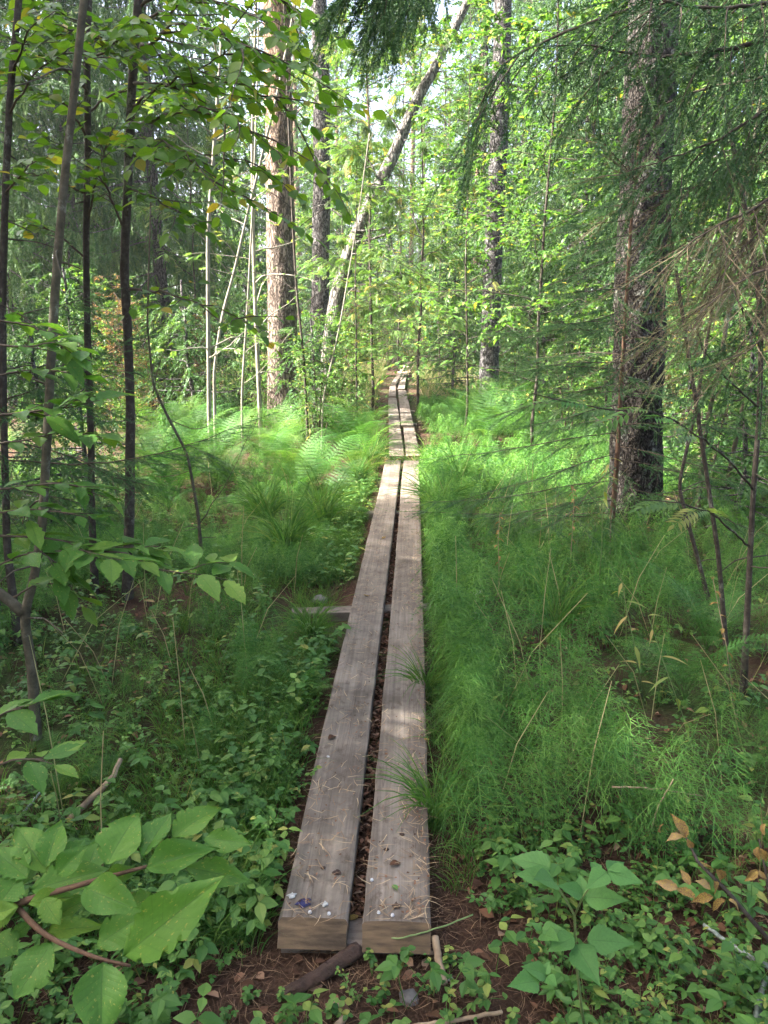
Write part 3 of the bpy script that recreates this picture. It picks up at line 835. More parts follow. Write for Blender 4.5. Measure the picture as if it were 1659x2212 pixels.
# leaning dead tree
lt_px = [(712, 740), (728, 640), (757, 540), (797, 445), (838, 360), (872, 285), (905, 205), (940, 145), (985, 55), (1040, -60)]
pts = [P(x, y, 14.5 - .0 * k) for k, (x, y) in enumerate(lt_px)]
pts.insert(0, Vector((pts[0].x - .12, 14.5, -.1)))
base = Vector((pts[0].x, pts[0].y, 0))
lean = thing('dead_tree', base, 'dead pale trunk leaning far over the path with bare forked branches', 'dead tree')
lrad = np.interp(np.arange(len(pts)), [0, len(pts) - 1], [.15, .06])
me, pp_, rr = trunk_mesh(local(pts, base), lrad, 32, .13, 31, MT['bark_dead'], .06, 1.2, 10)
child('trunk', me, lean)
def px_branch(pxs, d, r0, r1, base, mb=None, n=16, seed=0, sides=6, dz=None):
    p = np.array([tuple(P(x, y, d + (0 if dz is None else dz[k]))) for k, (x, y) in enumerate(pxs)])
    ln = np.concatenate([[0], np.cumsum(np.linalg.norm(np.diff(p, axis=0), axis=1))])
    t = np.linspace(0, ln[-1], n); q = np.stack([np.interp(t, ln, p[:, k]) for k in range(3)], 1)
    rg = np.random.default_rng(seed)
    q[1:-1] += rg.normal(size=(n - 2, 3)) * ln[-1] / n * .06
    mb = mb or MB()
    mb.tube(q - np.array(base), np.linspace(r0, r1, n), sides, bump=.1, seed=seed)
    return mb
for k, br in enumerate([[(762, 500), (800, 498), (842, 492)], [(750, 527), (800, 518), (850, 500), (866, 470)], [(842, 492), (848, 540), (862, 560), (868, 600)],
                        [(842, 492), (855, 455), (862, 440)], [(790, 425), (810, 428), (850, 420), (890, 425)], [(842, 500), (832, 545), (818, 570)],
                        [(815, 385), (800, 350), (770, 320), (745, 300)], [(868, 290), (850, 260), (828, 230)], [(745, 450), (715, 420), (688, 400)], [(742, 470), (700, 442), (672, 450)],
                        [(893, 470), (905, 500), (920, 520)]]):
    child('branch', px_branch(br, 14.4 if k != 8 else 14.6, .035 if k < 2 else .022, .008, base, None, 12, k).mesh('branch', MT['bark_dead']), lean)

# ================================================================== SPRUCES OF THE WOOD
SP = [spruce_meshes(s, H, z0, .21, 2.5, step=.46, per=5, droop=dr) for s, H, z0, dr in ((1, 17, 1.6, .6), (2, 15, 1.0, .75), (3, 13, .6, .5))]
SPM = [spruce_meshes(s, H, z0, .21, 2.5, sprays=SPRAYS_MID, step=.42, per=6, twig_gap=.12, droop=dr, hang=(.9, 2.6), smin=.6) for s, H, z0, dr in ((4, 16, 1.4, .75), (5, 15, 1.0, .65))]
SPY = [spruce_meshes(s, H, .15, .34, 1.1, sprays=SPRAYS, step=.2, per=6, twig_gap=.12, droop=.25, trunk_r=.035, smin=.3) for s, H in ((11, 3.0), (12, 2.2))]
def at_px(x, d):
    p = P(x, HOR, d)
    return Vector((p.x, d, gz(p.x, d)))
rgl = random.Random(5)
def gap_name(x):
    for lim, nm in ((60, 'behind the forked bird cherry'), (240, 'between the two dark stems'), (370, 'beside the warty dark stem'), (450, 'behind the pale straight sapling'), (540, 'beside the birch stem'), (660, 'behind the sunlit pine'),
                    (725, 'behind the straight scaly trunk'), (800, 'under the leaning dead trunk'), (865, 'straight above the boardwalk end'), (915, 'past the crown of the leaning trunk'), (980, 'above the path bend'), (1060, 'before the slim grey trunk'),
                    (1150, 'behind the slim grey trunk'), (1220, 'behind the alder stem'), (1300, 'deep behind the alder'), (1400, 'behind the massive trunk'), (1500, 'past the massive trunk'), (1600, 'behind the grey rowan sapling'), (9999, 'at the edge by the brown boughs')):
        if x < lim: return nm
def spruce(x, d, k, s=1.0, label=None, group=None, world=None):
    loc = Vector((world[0], world[1], 0)) if world else at_px(x, d)
    loc.z = gz(loc.x, loc.y)
    return add_tree('spruce_tree', SPM[k % 2] if d and d < 19.8 else SP[k], loc, label, 'spruce', group, rgl.uniform(0, 6.28), s)
for x, d, k, s, lab in (
        (352, 17.0, 1, 1.0, 'drooping dark spruce behind the thin dark stems, beside the open glade'),
        (175, 17.5, 0, 1.0, 'tall dark spruce filling the gap between the two thin stems'),
        (20, 16.0, 1, 1.0, 'shaded spruce at the frame edge behind the forked bird cherry'),
        (470, 36.0, 0, 1.0, 'sunlit spruce far behind the pale rowan stems'),
        (1505, 12.5, 1, .95, 'spruce standing behind the massive lichen-covered trunk'),
        (1680, 11.0, 0, .9, 'dark spruce behind the hanging brown boughs'),
        (1250, 19.5, 2, 1.1, 'spruce behind the bright leafy alder'),
        (1035, 25.0, 1, .9, 'drooping spruce behind the slim grey trunk'),
        (705, 33.0, 2, 1.0, 'spruce behind the leaning dead trunk')):
    spruce(x, d, k, s, lab)
for x, d, k, s in ((560, 38, 1, 1), (650, 44, 0, 1), (1000, 40, 0, .95), (1100, 33, 1, 1), (1190, 27, 0, 1), (1340, 24, 1, 1), (1440, 30, 2, 1.1), (1580, 22, 0, 1),
                   (280, 37, 0, 1), (100, 38, 2, 1.1), (-40, 36, 0, 1), (400, 42, 1, 1), (200, 46, 0, 1), (620, 55, 0, 1), (1060, 50, 1, 1), (250, 22, 2, .7), (840, 58, 2, 1.1), (905, 66, 1, 1.1), (745, 60, 0, 1), (780, 46, 2, .9), (960, 47, 2, .9), (690, 70, 1, 1.1), (1010, 66, 0, 1.1), (1250, 44, 0, 1),
                   (500, 55, 2, 1.2), (1450, 45, 1, 1), (30, 42, 1, 1), (790, 75, 0, 1.1), (960, 80, 2, 1.1), (870, 95, 1, 1.2), (1620, 36, 1, 1), (330, 60, 2, 1.2), (1130, 62, 2, 1.2)):
    spruce(x, d, k, s, 'distant spruce showing %s, about %s stand-depths in' % (gap_name(x), ('two', 'three', 'four', 'five', 'six', 'seven', 'eight', 'nine', 'ten', 'eleven', 'twelve', 'thirteen', 'fourteen', 'fifteen', 'sixteen')[min(14, int((d - 20) / 4))]), 'spruces deep in the wood')
# the stand beside and behind the viewer that keeps the walk in shade
for q_, (wx, wy, k, s) in enumerate(((-6.2, 1.2, 0, 1), (-5.6, 4.6, 1, 1), (-8.6, 3.0, 0, 1.05), (-4.8, -2.2, 1, 1), (-8.8, 5.9, 1, .95), (-10.5, .2, 0, 1), (-12.5, 3.6, 2, 1.2), (-3.0, -5.5, 0, 1), (3.5, -4.5, 1, 1), (5.8, 1.0, 0, 1))):
    spruce(0, 0, k, s, 'tall spruce of the shady stand by the boardwalk start, %s of ten' % ['first', 'second', 'third', 'fourth', 'fifth', 'sixth', 'seventh', 'eighth', 'ninth', 'tenth'][q_], 'spruces shading the boardwalk', (wx, wy))
# young spruces of the understorey
for x, d, k, s, lab in (
        (668, 11.6, 1, .85, 'young spruce catching sun at the foot of the pine'),
        (985, 17.5, 0, 1.0, 'dark young spruce beside the bend of the boardwalk'),
        (975, 27, 1, 1.0, 'small spruce at the end of the path'),
        (830, 34, 0, 1.1, 'young spruce in the brown thicket ahead'),
        (1180, 13.0, 0, .95, 'young spruce in shade behind the tall fern clump'),
        (1500, 8.6, 0, .8, 'young spruce beside the massive trunk'),
        (150, 8.0, 0, .75, 'shaded young spruce behind the thin dark stems'),
        (395, 12.5, 1, 1.1, 'young spruce at the edge of the fern glade'),
        (60, 6.3, 1, .8, 'small spruce close behind the forked bird cherry'),
        (1620, 6.3, 1, .8, 'small shaded spruce near the thin grey stems'),
        (530, 15.0, 0, .9, 'young spruce between the pale stems and the pine')):
    add_tree('young_spruce', SPY[k], at_px(x, d), lab, 'spruce', 'young spruces', rgl.uniform(0, 6.28), s)
# distant pines: bare reddish stems
dp = [trunk_mesh([(0, 0, -.2), (.1, .05, 5), (.05, .1, 10), (.2, .1, 16)], [.17, .14, .12, .07], 14, .06, 40 + k, MT['bark_pine'], .25)[0] for k in range(2)]
dcr = pine_crown(9, 16.5, 11, 2.4)
for k, (x, d) in enumerate(((885, 46), (915, 60), (800, 52), (645, 40), (960, 55), (1120, 38), (1020, 34), (735, 48), (520, 44), (1300, 34), (250, 44), (865, 80), (940, 70))):
    t = thing('pine_tree', at_px(x, d), 'distant pine with reddish stem %s, %s rank' % (gap_name(x), ['front', 'second', 'third', 'fourth', 'fifth', 'sixth', 'seventh', 'eighth', 'ninth', 'last'][min(9, int((d - 30) / 5))]), 'pine tree', 'distant pines', rgl.uniform(0, 6))
    child('trunk', dp[k % 2], t); stuff(child('limbs', dcr[0], t)); stuff(child('crown', dcr[1], t))

# ================================================================== BROADLEAVED TREES AND SHRUBS FURTHER OFF
BL = {
    'alder': [broadleaf_meshes(s, 7.0, .9, 36, 2.0, SMALL_LEAF, .085, 15, 12, 'lush', 'bark_thin', .024) for s in (21, 22)],
    'rowan': [broadleaf_meshes(s, 6.2, 1.0, 22, 1.4, ROWAN, .17, 6, 8, 'rowan', 'bark_thin', .024) for s in (23, 24)],
    'bush': [broadleaf_meshes(s, 2.4, .2, 16, .8, SMALL_LEAF, .06, 10, 9, 'lush', 'twig', .014, stems=4) for s in (25, 26)],
    'brown': [broadleaf_meshes(27, 2.6, .1, 20, .7, NARROW_LEAF, .05, 8, 8, 'withered', 'twig', .012, stems=5)],
}
for x, d, kind, k, s, name, lab, cat in (
        (1165, 9.6, 'alder', 0, 1.0, 'alder_tree', 'bright leafy alder between the slim grey trunk and the massive one', 'alder'),
        (1010, 12.0, 'alder', 1, .85, 'alder_tree', 'airy alder leaning its sprays over the far boardwalk', 'alder'),
        (1330, 12.5, 'alder', 1, 1.0, 'alder_tree', 'sunlit alder whose leaves show behind the massive trunk', 'alder'),
        (1560, 9.0, 'alder', 0, .9, 'alder_tree', 'shaded alder behind the thin grey stems', 'alder'),
        (1120, 21.0, 'alder', 0, 1.1, 'alder_tree', 'glowing far alder above the tall fern clump', 'alder'),
        (560, 25.0, 'alder', 1, 1.1, 'alder_tree', 'pale sunlit alder far behind the pine', 'alder'),
        (440, 19.0, 'alder', 0, .9, 'alder_tree', 'sunny alder at the back of the fern glade', 'alder'),
        (800, 44.0, 'alder', 1, 1.2, 'alder_tree', 'sunlit alder straight ahead beyond the path end', 'alder'),
        (920, 40.0, 'alder', 0, 1.2, 'alder_tree', 'far alder in the bright opening beyond the path bend', 'alder'),
        (700, 42.0, 'alder', 0, 1.2, 'alder_tree', 'far alder glimpsed between the scaly trunk and the leaning one', 'alder'),
        (862, 29.0, 'alder', 0, 1.75, 'alder_tree', 'tall alder closing the view above the path end', 'alder'),
        (752, 27.0, 'alder', 1, 1.7, 'alder_tree', 'sunlit alder under the leaning dead trunk, well behind it', 'alder'),
        (945, 26.0, 'alder', 1, 1.7, 'alder_tree', 'sunlit alder in the gap before the slim grey trunk', 'alder'),
        (800, 14.0, 'rowan', 1, 1.25, 'rowan_tree', 'airy rowan whose leaves hang against the sky beside the leaning trunk', 'rowan'),
        (905, 15.5, 'rowan', 0, 1.3, 'rowan_tree', 'airy rowan in the bright gap past the tip of the leaning trunk', 'rowan'),
        (700, 19.0, 'rowan', 0, 1.2, 'rowan_tree', 'sunlit rowan between the pine and the leaning dead trunk', 'rowan'),
        (425, 16.0, 'rowan', 1, 1.0, 'rowan_tree', 'slender pale rowan with yellowing leaves in the glade', 'rowan'),
        (770, 13.0, 'rowan', 0, .8, 'rowan_tree', 'thin rowan in front of the leaning dead trunk', 'rowan'),
        (950, 22, 'rowan', 0, .9, 'rowan_tree', 'rowan hanging over the bend of the boardwalk', 'rowan')):
    add_tree(name, BL[kind][k], at_px(x, d), lab, cat, None, rgl.uniform(0, 6.28), s)
for x, d, kind, k, s, lab in (
        (690, 10.6, 'bush', 0, .75, 'leafy shrub beside the boardwalk, at the foot of the pine'),
        (745, 13.5, 'bush', 1, .9, 'green shrub beneath the leaning dead trunk'),
        (1240, 11.0, 'bush', 0, .9, 'green shrub below the bright alder'),
        (1130, 16.0, 'bush', 1, 1.1, 'bush behind the tall fern clump'),
        (330, 14.5, 'bush', 1, 1.0, 'low bush in shade behind the fern glade'),
        (180, 11.0, 'bush', 0, 1.0, 'dark bush beyond the thin stems'),
        (1560, 7.4, 'bush', 1, .8, 'small shaded bush under the thin grey stems'),
        (790, 27, 'bush', 0, 1.2, 'bush at the foot of the brown thicket ahead'), (840, 30, 'bush', 1, 1.3, 'bush closing the glade just above the boardwalk end'), (905, 31, 'bush', 0, 1.3, 'bush on the outer side of the path bend'), (950, 28, 'bush', 1, 1.2, 'bush behind the dark young spruce at the bend'), (735, 22, 'bush', 1, 1.2, 'bush deep beneath the leaning dead trunk'),
        (870, 38, 'bush', 1, 1.5, 'tall bush far down the line of the boardwalk'), (800, 38, 'bush', 0, 1.5, 'tall bush behind the brown thicket'), (1000, 33, 'bush', 0, 1.5, 'tall bush beside the slim grey trunk, far back'),
        (560, 13.5, 'bush', 0, .9, 'sunny bush close to the pine')):
    add_tree('shrub', BL[kind][k], at_px(x, d), lab, 'shrub', 'green shrubs', rgl.uniform(0, 6.28), s)
for x, d, s, lab in ((795, 31.0, 1.2, 'brown dry thicket shrub where the path turns'), (748, 25.5, 1.1, 'brown dry shrub under the leaning dead trunk'), (850, 36, 1.3, 'brown dry shrub behind the path end'),
                (250, 13.0, 1.0, 'dry brownish shrub in the dark wood behind the stems'), (420, 15.5, .9, 'dry brownish shrub behind the pale stems'), (1480, 10.5, .9, 'dry brownish shrub beside the massive trunk')):
    add_tree('dry_shrub', BL['brown'][0], at_px(x, d), lab, 'shrub', 'dry shrubs', rgl.uniform(0, 6.28), s)

# pale rowan stems in the sun
def thin_stem(px, d, r0, r1, label, mat='bark_pale', name='rowan_sapling', twigs=10, seed=0, leafmat='rowan', leaf=ROWAN, leaf_len=.13, lf=4, top_h=6.5, zlo=1.0):
    pts = px_stem(px, d, top_h)
    base = Vector((pts[0].x, pts[0].y, 0)); t = thing(name, base, label, 'sapling', 'thin sunlit stems')
    rad = np.interp(np.array([p.z for p in pts]), [0, top_h], [r0, r1])
    me, pp_, rr = trunk_mesh(local(pts, base), rad, 12, .08, seed, MT[mat], .1, 1.1)
    child('trunk', me, t)
    rg = np.random.default_rng(seed); tm, cr = MB(), MB(); POS, DIR = [], []
    for k in range(twigs):
        i0 = rg.integers(int(len(pp_) * zlo / top_h), len(pp_)); a = rg.uniform(0, 6.28)
        br = wander(pp_[i0], (math.cos(a), math.sin(a), rg.uniform(.2, .9)), rg.uniform(.5, 1.2), 6, rg, .14)
        tm = MB(); tm.tube(br, np.linspace(r0 * .35, .003, 7), 5, cap=False); child('branch', tm.mesh('branch', MT[mat]), t)
        for e in range(lf):
            POS.append(br[rg.integers(3, 7)]); DIR.append(br[-1] - br[-2] + rg.normal(size=3) * np.array([.15, .15, .05]))
    cr.inst(leaf, POS, frames(np.array(DIR), rg.normal(size=(len(POS), 3)) * .35 + np.array([0, 0, 1]), leaf_len * rg.uniform(.7, 1.2, len(POS))), rg.random(len(POS)))
    stuff(child('crown', cr.mesh('crown', MT[leafmat]), t))
thin_stem([(452, 900), (450, 700), (449, 500), (458, 380), (472, 180)], 9.2, .028, .012, 'pale straight sapling stem rising from the fern glade', seed=51, twigs=14)
thin_stem([(462, 800), (480, 680), (508, 580), (530, 480), (550, 400)], 9.8, .021, .01, 'pale sapling stem slanting across its straight neighbour', seed=52, twigs=10)
thin_stem([(560, 850), (553, 700), (547, 520), (545, 300), (550, 120)], 11.0, .033, .015, 'white knobbly birch stem beside the sunlit pine', seed=53, twigs=12, leafmat='lush', leaf=SMALL_LEAF, leaf_len=.06, lf=14)
thin_stem([(522, 860), (528, 760), (535, 660), (540, 560)], 10.6, .017, .008, 'thread-thin pale stem between the slanting sapling and the birch', seed=54, twigs=7)
thin_stem([(662, 870), (655, 760), (640, 620), (632, 480), (628, 380)], 10.6, .018, .009, 'small rowan stem standing right before the sunlit pine', seed=56, twigs=16, mat='bark_thin', lf=6)
thin_stem([(697, 860), (715, 790), (735, 700), (745, 640)], 10.5, .014, .007, 'thin white stick-like sapling at the edge of the duckboards', seed=55, twigs=6, top_h=3.2)

# ================================================================== NEAR SAPLINGS WITH SEPARATE LEAVES
CHERRY_LEAVES = [tpl_mesh(leaf_tpl(14, 3, .5, 2.0, .5, .22, c, .03, s, .02, 1), 'leaf', MT['cherry']) for s, c in ((1, .12), (2, .22), (3, .05), (4, .3))]
ALDER_LEAVES = [tpl_mesh(leaf_tpl(7, 2, .68, 2.2, .45, .2, c, .04, s + 9, .02), 'leaf', MT['alder']) for s, c in ((1, .12), (2, .22), (3, .05))]
LEAF_BUDGET = [0]
def smooth_px(pxs, d, n, base, seed=0, jit=.05):
    """polyline through pixels; d may be one distance or one for each"""
    ds = d if hasattr(d, '__len__') else [d] * len(pxs)
    p = np.array([tuple(P(x, y, q)) for (x, y), q in zip(pxs, ds)])
    ln = np.concatenate([[0], np.cumsum(np.linalg.norm(np.diff(p, axis=0), axis=1))])
    t = np.linspace(0, ln[-1], n); q = np.stack([np.interp(t, ln, p[:, k]) for k in range(3)], 1)
    for _ in range(2): q[1:-1] = (q[:-2] + 2 * q[1:-1] + q[2:]) / 4
    rg = np.random.default_rng(seed); q[1:-1] += rg.normal(size=(n - 2, 3)) * ln[-1] / n * jit
    return q - np.array(base)
def leafy_branch(t, q, r0, leaves, leaf_len, gap, seed, mat, first=.12, spread=.9, tilt=.3, sub=0, droop=.12, r1=.0012):
    """a branch (part of tree t) with its leaves as sub-parts; q: polyline in t's space"""
    rg = np.random.default_rng(seed); m = MB()
    m.tube(q, np.linspace(r0, r1, len(q)), 6, bump=.12, seed=seed)
    lines = [q]
    ln = np.concatenate([[0], np.cumsum(np.linalg.norm(np.diff(q, axis=0), axis=1))])
    for k in range(sub):
        f = rg.uniform(.2, .9); i0 = int(f * (len(q) - 2)); d = q[i0 + 1] - q[i0]; d = d / np.linalg.norm(d)
        sd = np.cross(d, (0, 0, 1)); sd = sd / (np.linalg.norm(sd) + 1e-6) * (1 if k % 2 else -1)
        w = wander(q[i0], d * .8 + sd * rg.uniform(.4, .9) + np.array([0, 0, rg.uniform(-.25, .2)]), ln[-1] * rg.uniform(.18, .42), 6, rg, .1, .03)
        m.tube(w, np.linspace(r0 * .5, .001, 7), 4, cap=False); lines.append(w)
    b = child('branch', m.mesh('branch', MT[mat]), t)
    for line in lines:
        l2 = np.concatenate([[0], np.cumsum(np.linalg.norm(np.diff(line, axis=0), axis=1))])
        s = l2[-1] * first + rg.uniform(0, gap); side = 1
        while s < l2[-1] + gap * .4:
            ss = min(s, l2[-1]); i0 = min(np.searchsorted(l2, ss, 'right') - 1, len(line) - 2)
            p = line[i0] + (line[i0 + 1] - line[i0]) * ((ss - l2[i0]) / max(l2[i0 + 1] - l2[i0], 1e-6))
            d = line[i0 + 1] - line[i0]; d = d / np.linalg.norm(d)
            sd = np.cross((0, 0, 1), d); sd = sd / (np.linalg.norm(sd) + 1e-6) * side
            end = s >= l2[-1]
            dd = d * (1 if end else rg.uniform(.35, .8)) + sd * (0.1 if end else spread * rg.uniform(.6, 1.1)) + np.array([0, 0, -droop + rg.normal() * .18])
            nn = np.array([rg.normal() * tilt, rg.normal() * tilt + .04, 1])
            o = child('leaf', leaves[rg.integers(0, len(leaves))], b, M=mat4(p + dd * .006, dd, nn, leaf_len * rg.uniform(.65, 1.15)))
            LEAF_BUDGET[0] += 1
            side = -side; s += gap * rg.uniform(.6, 1.4)
    return b
def near_tree(name, px, d, r0, r1, top_h, mat, label, cat, seed, extra=()):
    """stem with per-point distances; returns thing, base"""
    ds = d if hasattr(d, '__len__') else [d] * len(px)
    pts = [P(x, y, q) for (x, y), q in zip(px, ds)]
    base = Vector((pts[0].x, pts[0].y, 0))
    pts.insert(0, Vector((pts[0].x, pts[0].y, -.1)))
    e, f = pts[-1], pts[-2]; dv = (e - f).normalized()
    while pts[-1].z < top_h: pts.append(pts[-1] + dv * .5)
    t = thing(name, base, label, cat)
    rad = np.interp(np.array([p.z for p in pts]), [0, top_h], [r0, r1])
    me, pp_, rr = trunk_mesh(local(pts, base), rad, 16, .1, seed, MT[mat], .04, 1.5, 14)
    child('trunk', me, t)
    return t, base, pp_

# --- the forked bird cherry
bc, bcb, bcp = near_tree('bird_cherry_tree', [(78, 1600), (70, 1450), (50, 1325), (72, 1260), (92, 1130), (102, 950), (112, 740), (124, 560), (140, 380), (162, 180), (178, 30)],
                         [2.95] * 11, .019, .009, 4.6, 'bark_cherry', 'forked bird cherry with broad light green leaves, smooth olive stem', 'bird cherry', 61)
child('trunk', (lambda m: (m.tube(smooth_px([(50, 1325), (20, 1295), (-30, 1265), (-70, 1150), (-90, 900)], 2.95, 30, bcb, 3, .02), np.linspace(.022, .012, 30), 12, bump=.1, seed=4), m.mesh('fork_stem', MT['bark_cherry']))[1])(MB()), bc)
for k, (px, d, r, gap, L_, sub) in enumerate((
        ([(-20, 1158), (90, 1160), (200, 1180), (300, 1185), (345, 1180)], 2.5, .005, .05, .098, 1),
        ([(60, 1195), (170, 1190), (280, 1192), (352, 1240), (420, 1235), (500, 1255)], 2.45, .005, .052, .1, 1),
        ([(-20, 900), (60, 890), (150, 880), (215, 865)], 2.5, .005, .045, .095, 1),
        ([(-10, 745), (60, 750), (120, 738), (180, 760)], 2.5, .004, .05, .09, 1),
        ([(-20, 1060), (50, 1050), (140, 1042), (230, 1075)], 2.6, .005, .045, .095, 1),
        ([(-20, 1230), (40, 1200), (90, 1190), (150, 1240)], 2.4, .004, .05, .09, 1),
        ([(30, 1290), (80, 1260), (140, 1262), (170, 1300)], 2.5, .004, .05, .1, 0),
        ([(-30, 1560), (20, 1535), (70, 1520)], 1.75, .003, .05, .085, 0),
        ([(-20, 1660), (30, 1640), (70, 1640), (110, 1640)], 1.5, .003, .045, .075, 0),
        ([(110, 740), (60, 690), (10, 660), (-30, 640)], 2.9, .004, .07, .08, 1),
        ([(-20, 960), (60, 950), (140, 930), (220, 945)], 2.6, .004, .05, .085, 1), ([(-20, 815), (50, 800), (130, 800), (190, 830)], 2.7, .004, .05, .085, 1),
        ([(-20, 1110), (60, 1100), (130, 1105), (200, 1120)], 2.5, .004, .05, .09, 1), ([(-20, 690), (50, 700), (110, 720), (150, 770)], 2.6, .004, .05, .085, 1), ([(105, 900), (170, 860), (240, 850)], 2.9, .004, .06, .08, 1))):
    leafy_branch(bc, smooth_px(px, d, 18, bcb, k), r, CHERRY_LEAVES, L_ * 1.28, gap * .95, 100 + k, 'twig', first=.05, tilt=.15, sub=sub + 2, droop=.0)

# --- the spray of leaves close to the camera, a shoot of a second bird cherry
def crop1(x, y):
    return x * .3307, y * .3307 + 1481
fb_base = Vector((-1.05, .55, 0))
fb = thing('bird_cherry_shoot', fb_base, 'bird cherry shoot reaching in with very large fresh green leaves', 'bird cherry')
def pd_line(pts, n, base, seed=0):
    p = np.array([tuple(PD(*crop1(x, y), d)) for x, y, d in pts])
    ln = np.concatenate([[0], np.cumsum(np.linalg.norm(np.diff(p, axis=0), axis=1))])
    t = np.linspace(0, ln[-1], n); q = np.stack([np.interp(t, ln, p[:, k]) for k in range(3)], 1)
    for _ in range(2): q[1:-1] = (q[:-2] + 2 * q[1:-1] + q[2:]) / 4
    return q - np.array(base)
m = MB()
q0 = pd_line([(120, 1455, .84), (-150, 1440, .86), (-500, 1500, .9), (-900, 1900, .98)], 16, fb_base)
stem = np.vstack([[0, 0, -.05], [-.02, .0, .35], [.0, .03, .7], q0[::-1]])
m.tube(stem, np.linspace(.012, .004, len(stem)), 8, bump=.1, seed=2)
child('stem', m.mesh('stem', MT['twig_red']), fb)
m = MB(); m.tube(pd_line([(60, 1440, .84), (200, 1395, .84), (420, 1330, .83), (700, 1250, .83), (960, 1180, .84)], 14, fb_base), np.linspace(.0042, .0018, 14), 7, bump=.15, seed=3)
br1 = child('branch', m.mesh('branch', MT['twig_red']), fb)
m = MB(); m.tube(pd_line([(120, 1455, .84), (200, 1550, .82), (320, 1650, .8), (550, 1750, .78), (700, 1800, .77), (850, 1830, .77)], 14, fb_base), np.linspace(.0036, .0016, 14), 7, bump=.15, seed=4)
br2 = child('branch', m.mesh('branch', MT['twig_red']), fb)
CH_BIG = [tpl_mesh(leaf_tpl(26, 6, 1.0, tp, pk, fo, c, .018, s, wv, bt), 'leaf', MT['cherry']) for s, c, tp, pk, fo, wv, bt in
          ((1, .14, 1.75, .48, .22, .035, 1), (2, .24, 1.9, .44, .4, .045, 0), (3, -.06, 1.7, .5, .15, .04, 1), (4, .34, 1.8, .46, .3, .05, 1))]
rgf = random.Random(8)
for k, (bx, by, tx, ty, w, db, dt, tilt, lean_) in enumerate((
        (810, 1770, 1420, 1262, 350, .76, .74, .25, -.5), (670, 1810, 650, 2330, 330, .765, .72, .1, -.8), (335, 1680, 95, 2065, 270, .79, .76, .15, -.4),
        (700, 1175, 880, 792, 290, .83, .87, -.2, .2), (930, 1115, 1112, 800, 190, .84, .88, -.5, .1), (955, 1190, 1395, 1040, 200, .835, .83, .1, .2),
        (1330, 995, 1655, 1035, 150, .86, .85, .3, .1), (1125, 1000, 1432, 738, 200, .86, .9, -.2, .3), (1215, 1185, 1640, 1268, 175, .88, .87, .2, -.2),
        (555, 1325, 890, 1450, 240, .82, .79, .2, -.3), (305, 1215, 105, 930, 250, .86, .9, .2, .3), (300, 1190, 388, 842, 180, .86, .9, -.1, .2),
        (180, 1260, -60, 1040, 230, .85, .87, .2, .2), (375, 1235, 555, 1045, 150, .835, .84, .1, .1), (625, 1700, 1010, 1450, 230, .79, .79, .2, -.3),
        (310, 1610, 655, 1545, 130, .83, .83, .1, -.6), (280, 1390, 390, 1560, 150, .825, .81, .2, -.3), (190, 1420, 490, 1360, 110, .83, .83, .1, .1),
        (-40, 1640, 130, 1760, 190, .84, .82, .2, -.5), (90, 1640, 200, 1540, 90, .84, .85, .3, 0), (200, 1340, 700, 1180, 240, .85, .85, .1, .3),
        (690, 1265, 900, 1200, 120, .845, .84, .2, .0), (830, 1450, 1020, 1370, 150, .85, .85, .1, -.2), (120, 1440, -90, 1560, 170, .83, .82, .2, -.3),
        (430, 1150, 560, 990, 130, .89, .92, .2, .2), (150, 1300, 170, 1110, 150, .88, .9, .2, .2), (560, 1230, 640, 1010, 170, .88, .92, .1, .2),
        (380, 1500, 560, 1370, 150, .85, .85, -.1, -.1), (0, 1420, 140, 1230, 200, .83, .85, .1, .2), (-60, 1500, 100, 1440, 120, .82, .82, .1, .1))):
    a = PD(*crop1(bx, by), db); b = PD(*crop1(tx, ty), dt)
    dv = b - a; L_ = dv.length
    wid = w * .3307 / F * (db + dt) / 2
    to = (CAM - (a + b) / 2).normalized()
    side = dv.cross(to).normalized()
    n = (to * .75 + Vector((0, 0, .55)) + side * tilt + dv.normalized() * lean_ * .4).normalized()
    M = mat4(a - fb_base, dv, n, 1.0)
    M = M @ Matrix.Diagonal((L_, wid * 1.05, L_ * .9, 1))
    child('leaf', CH_BIG[k % 4], br2 if by > 1500 else br1, M=M)

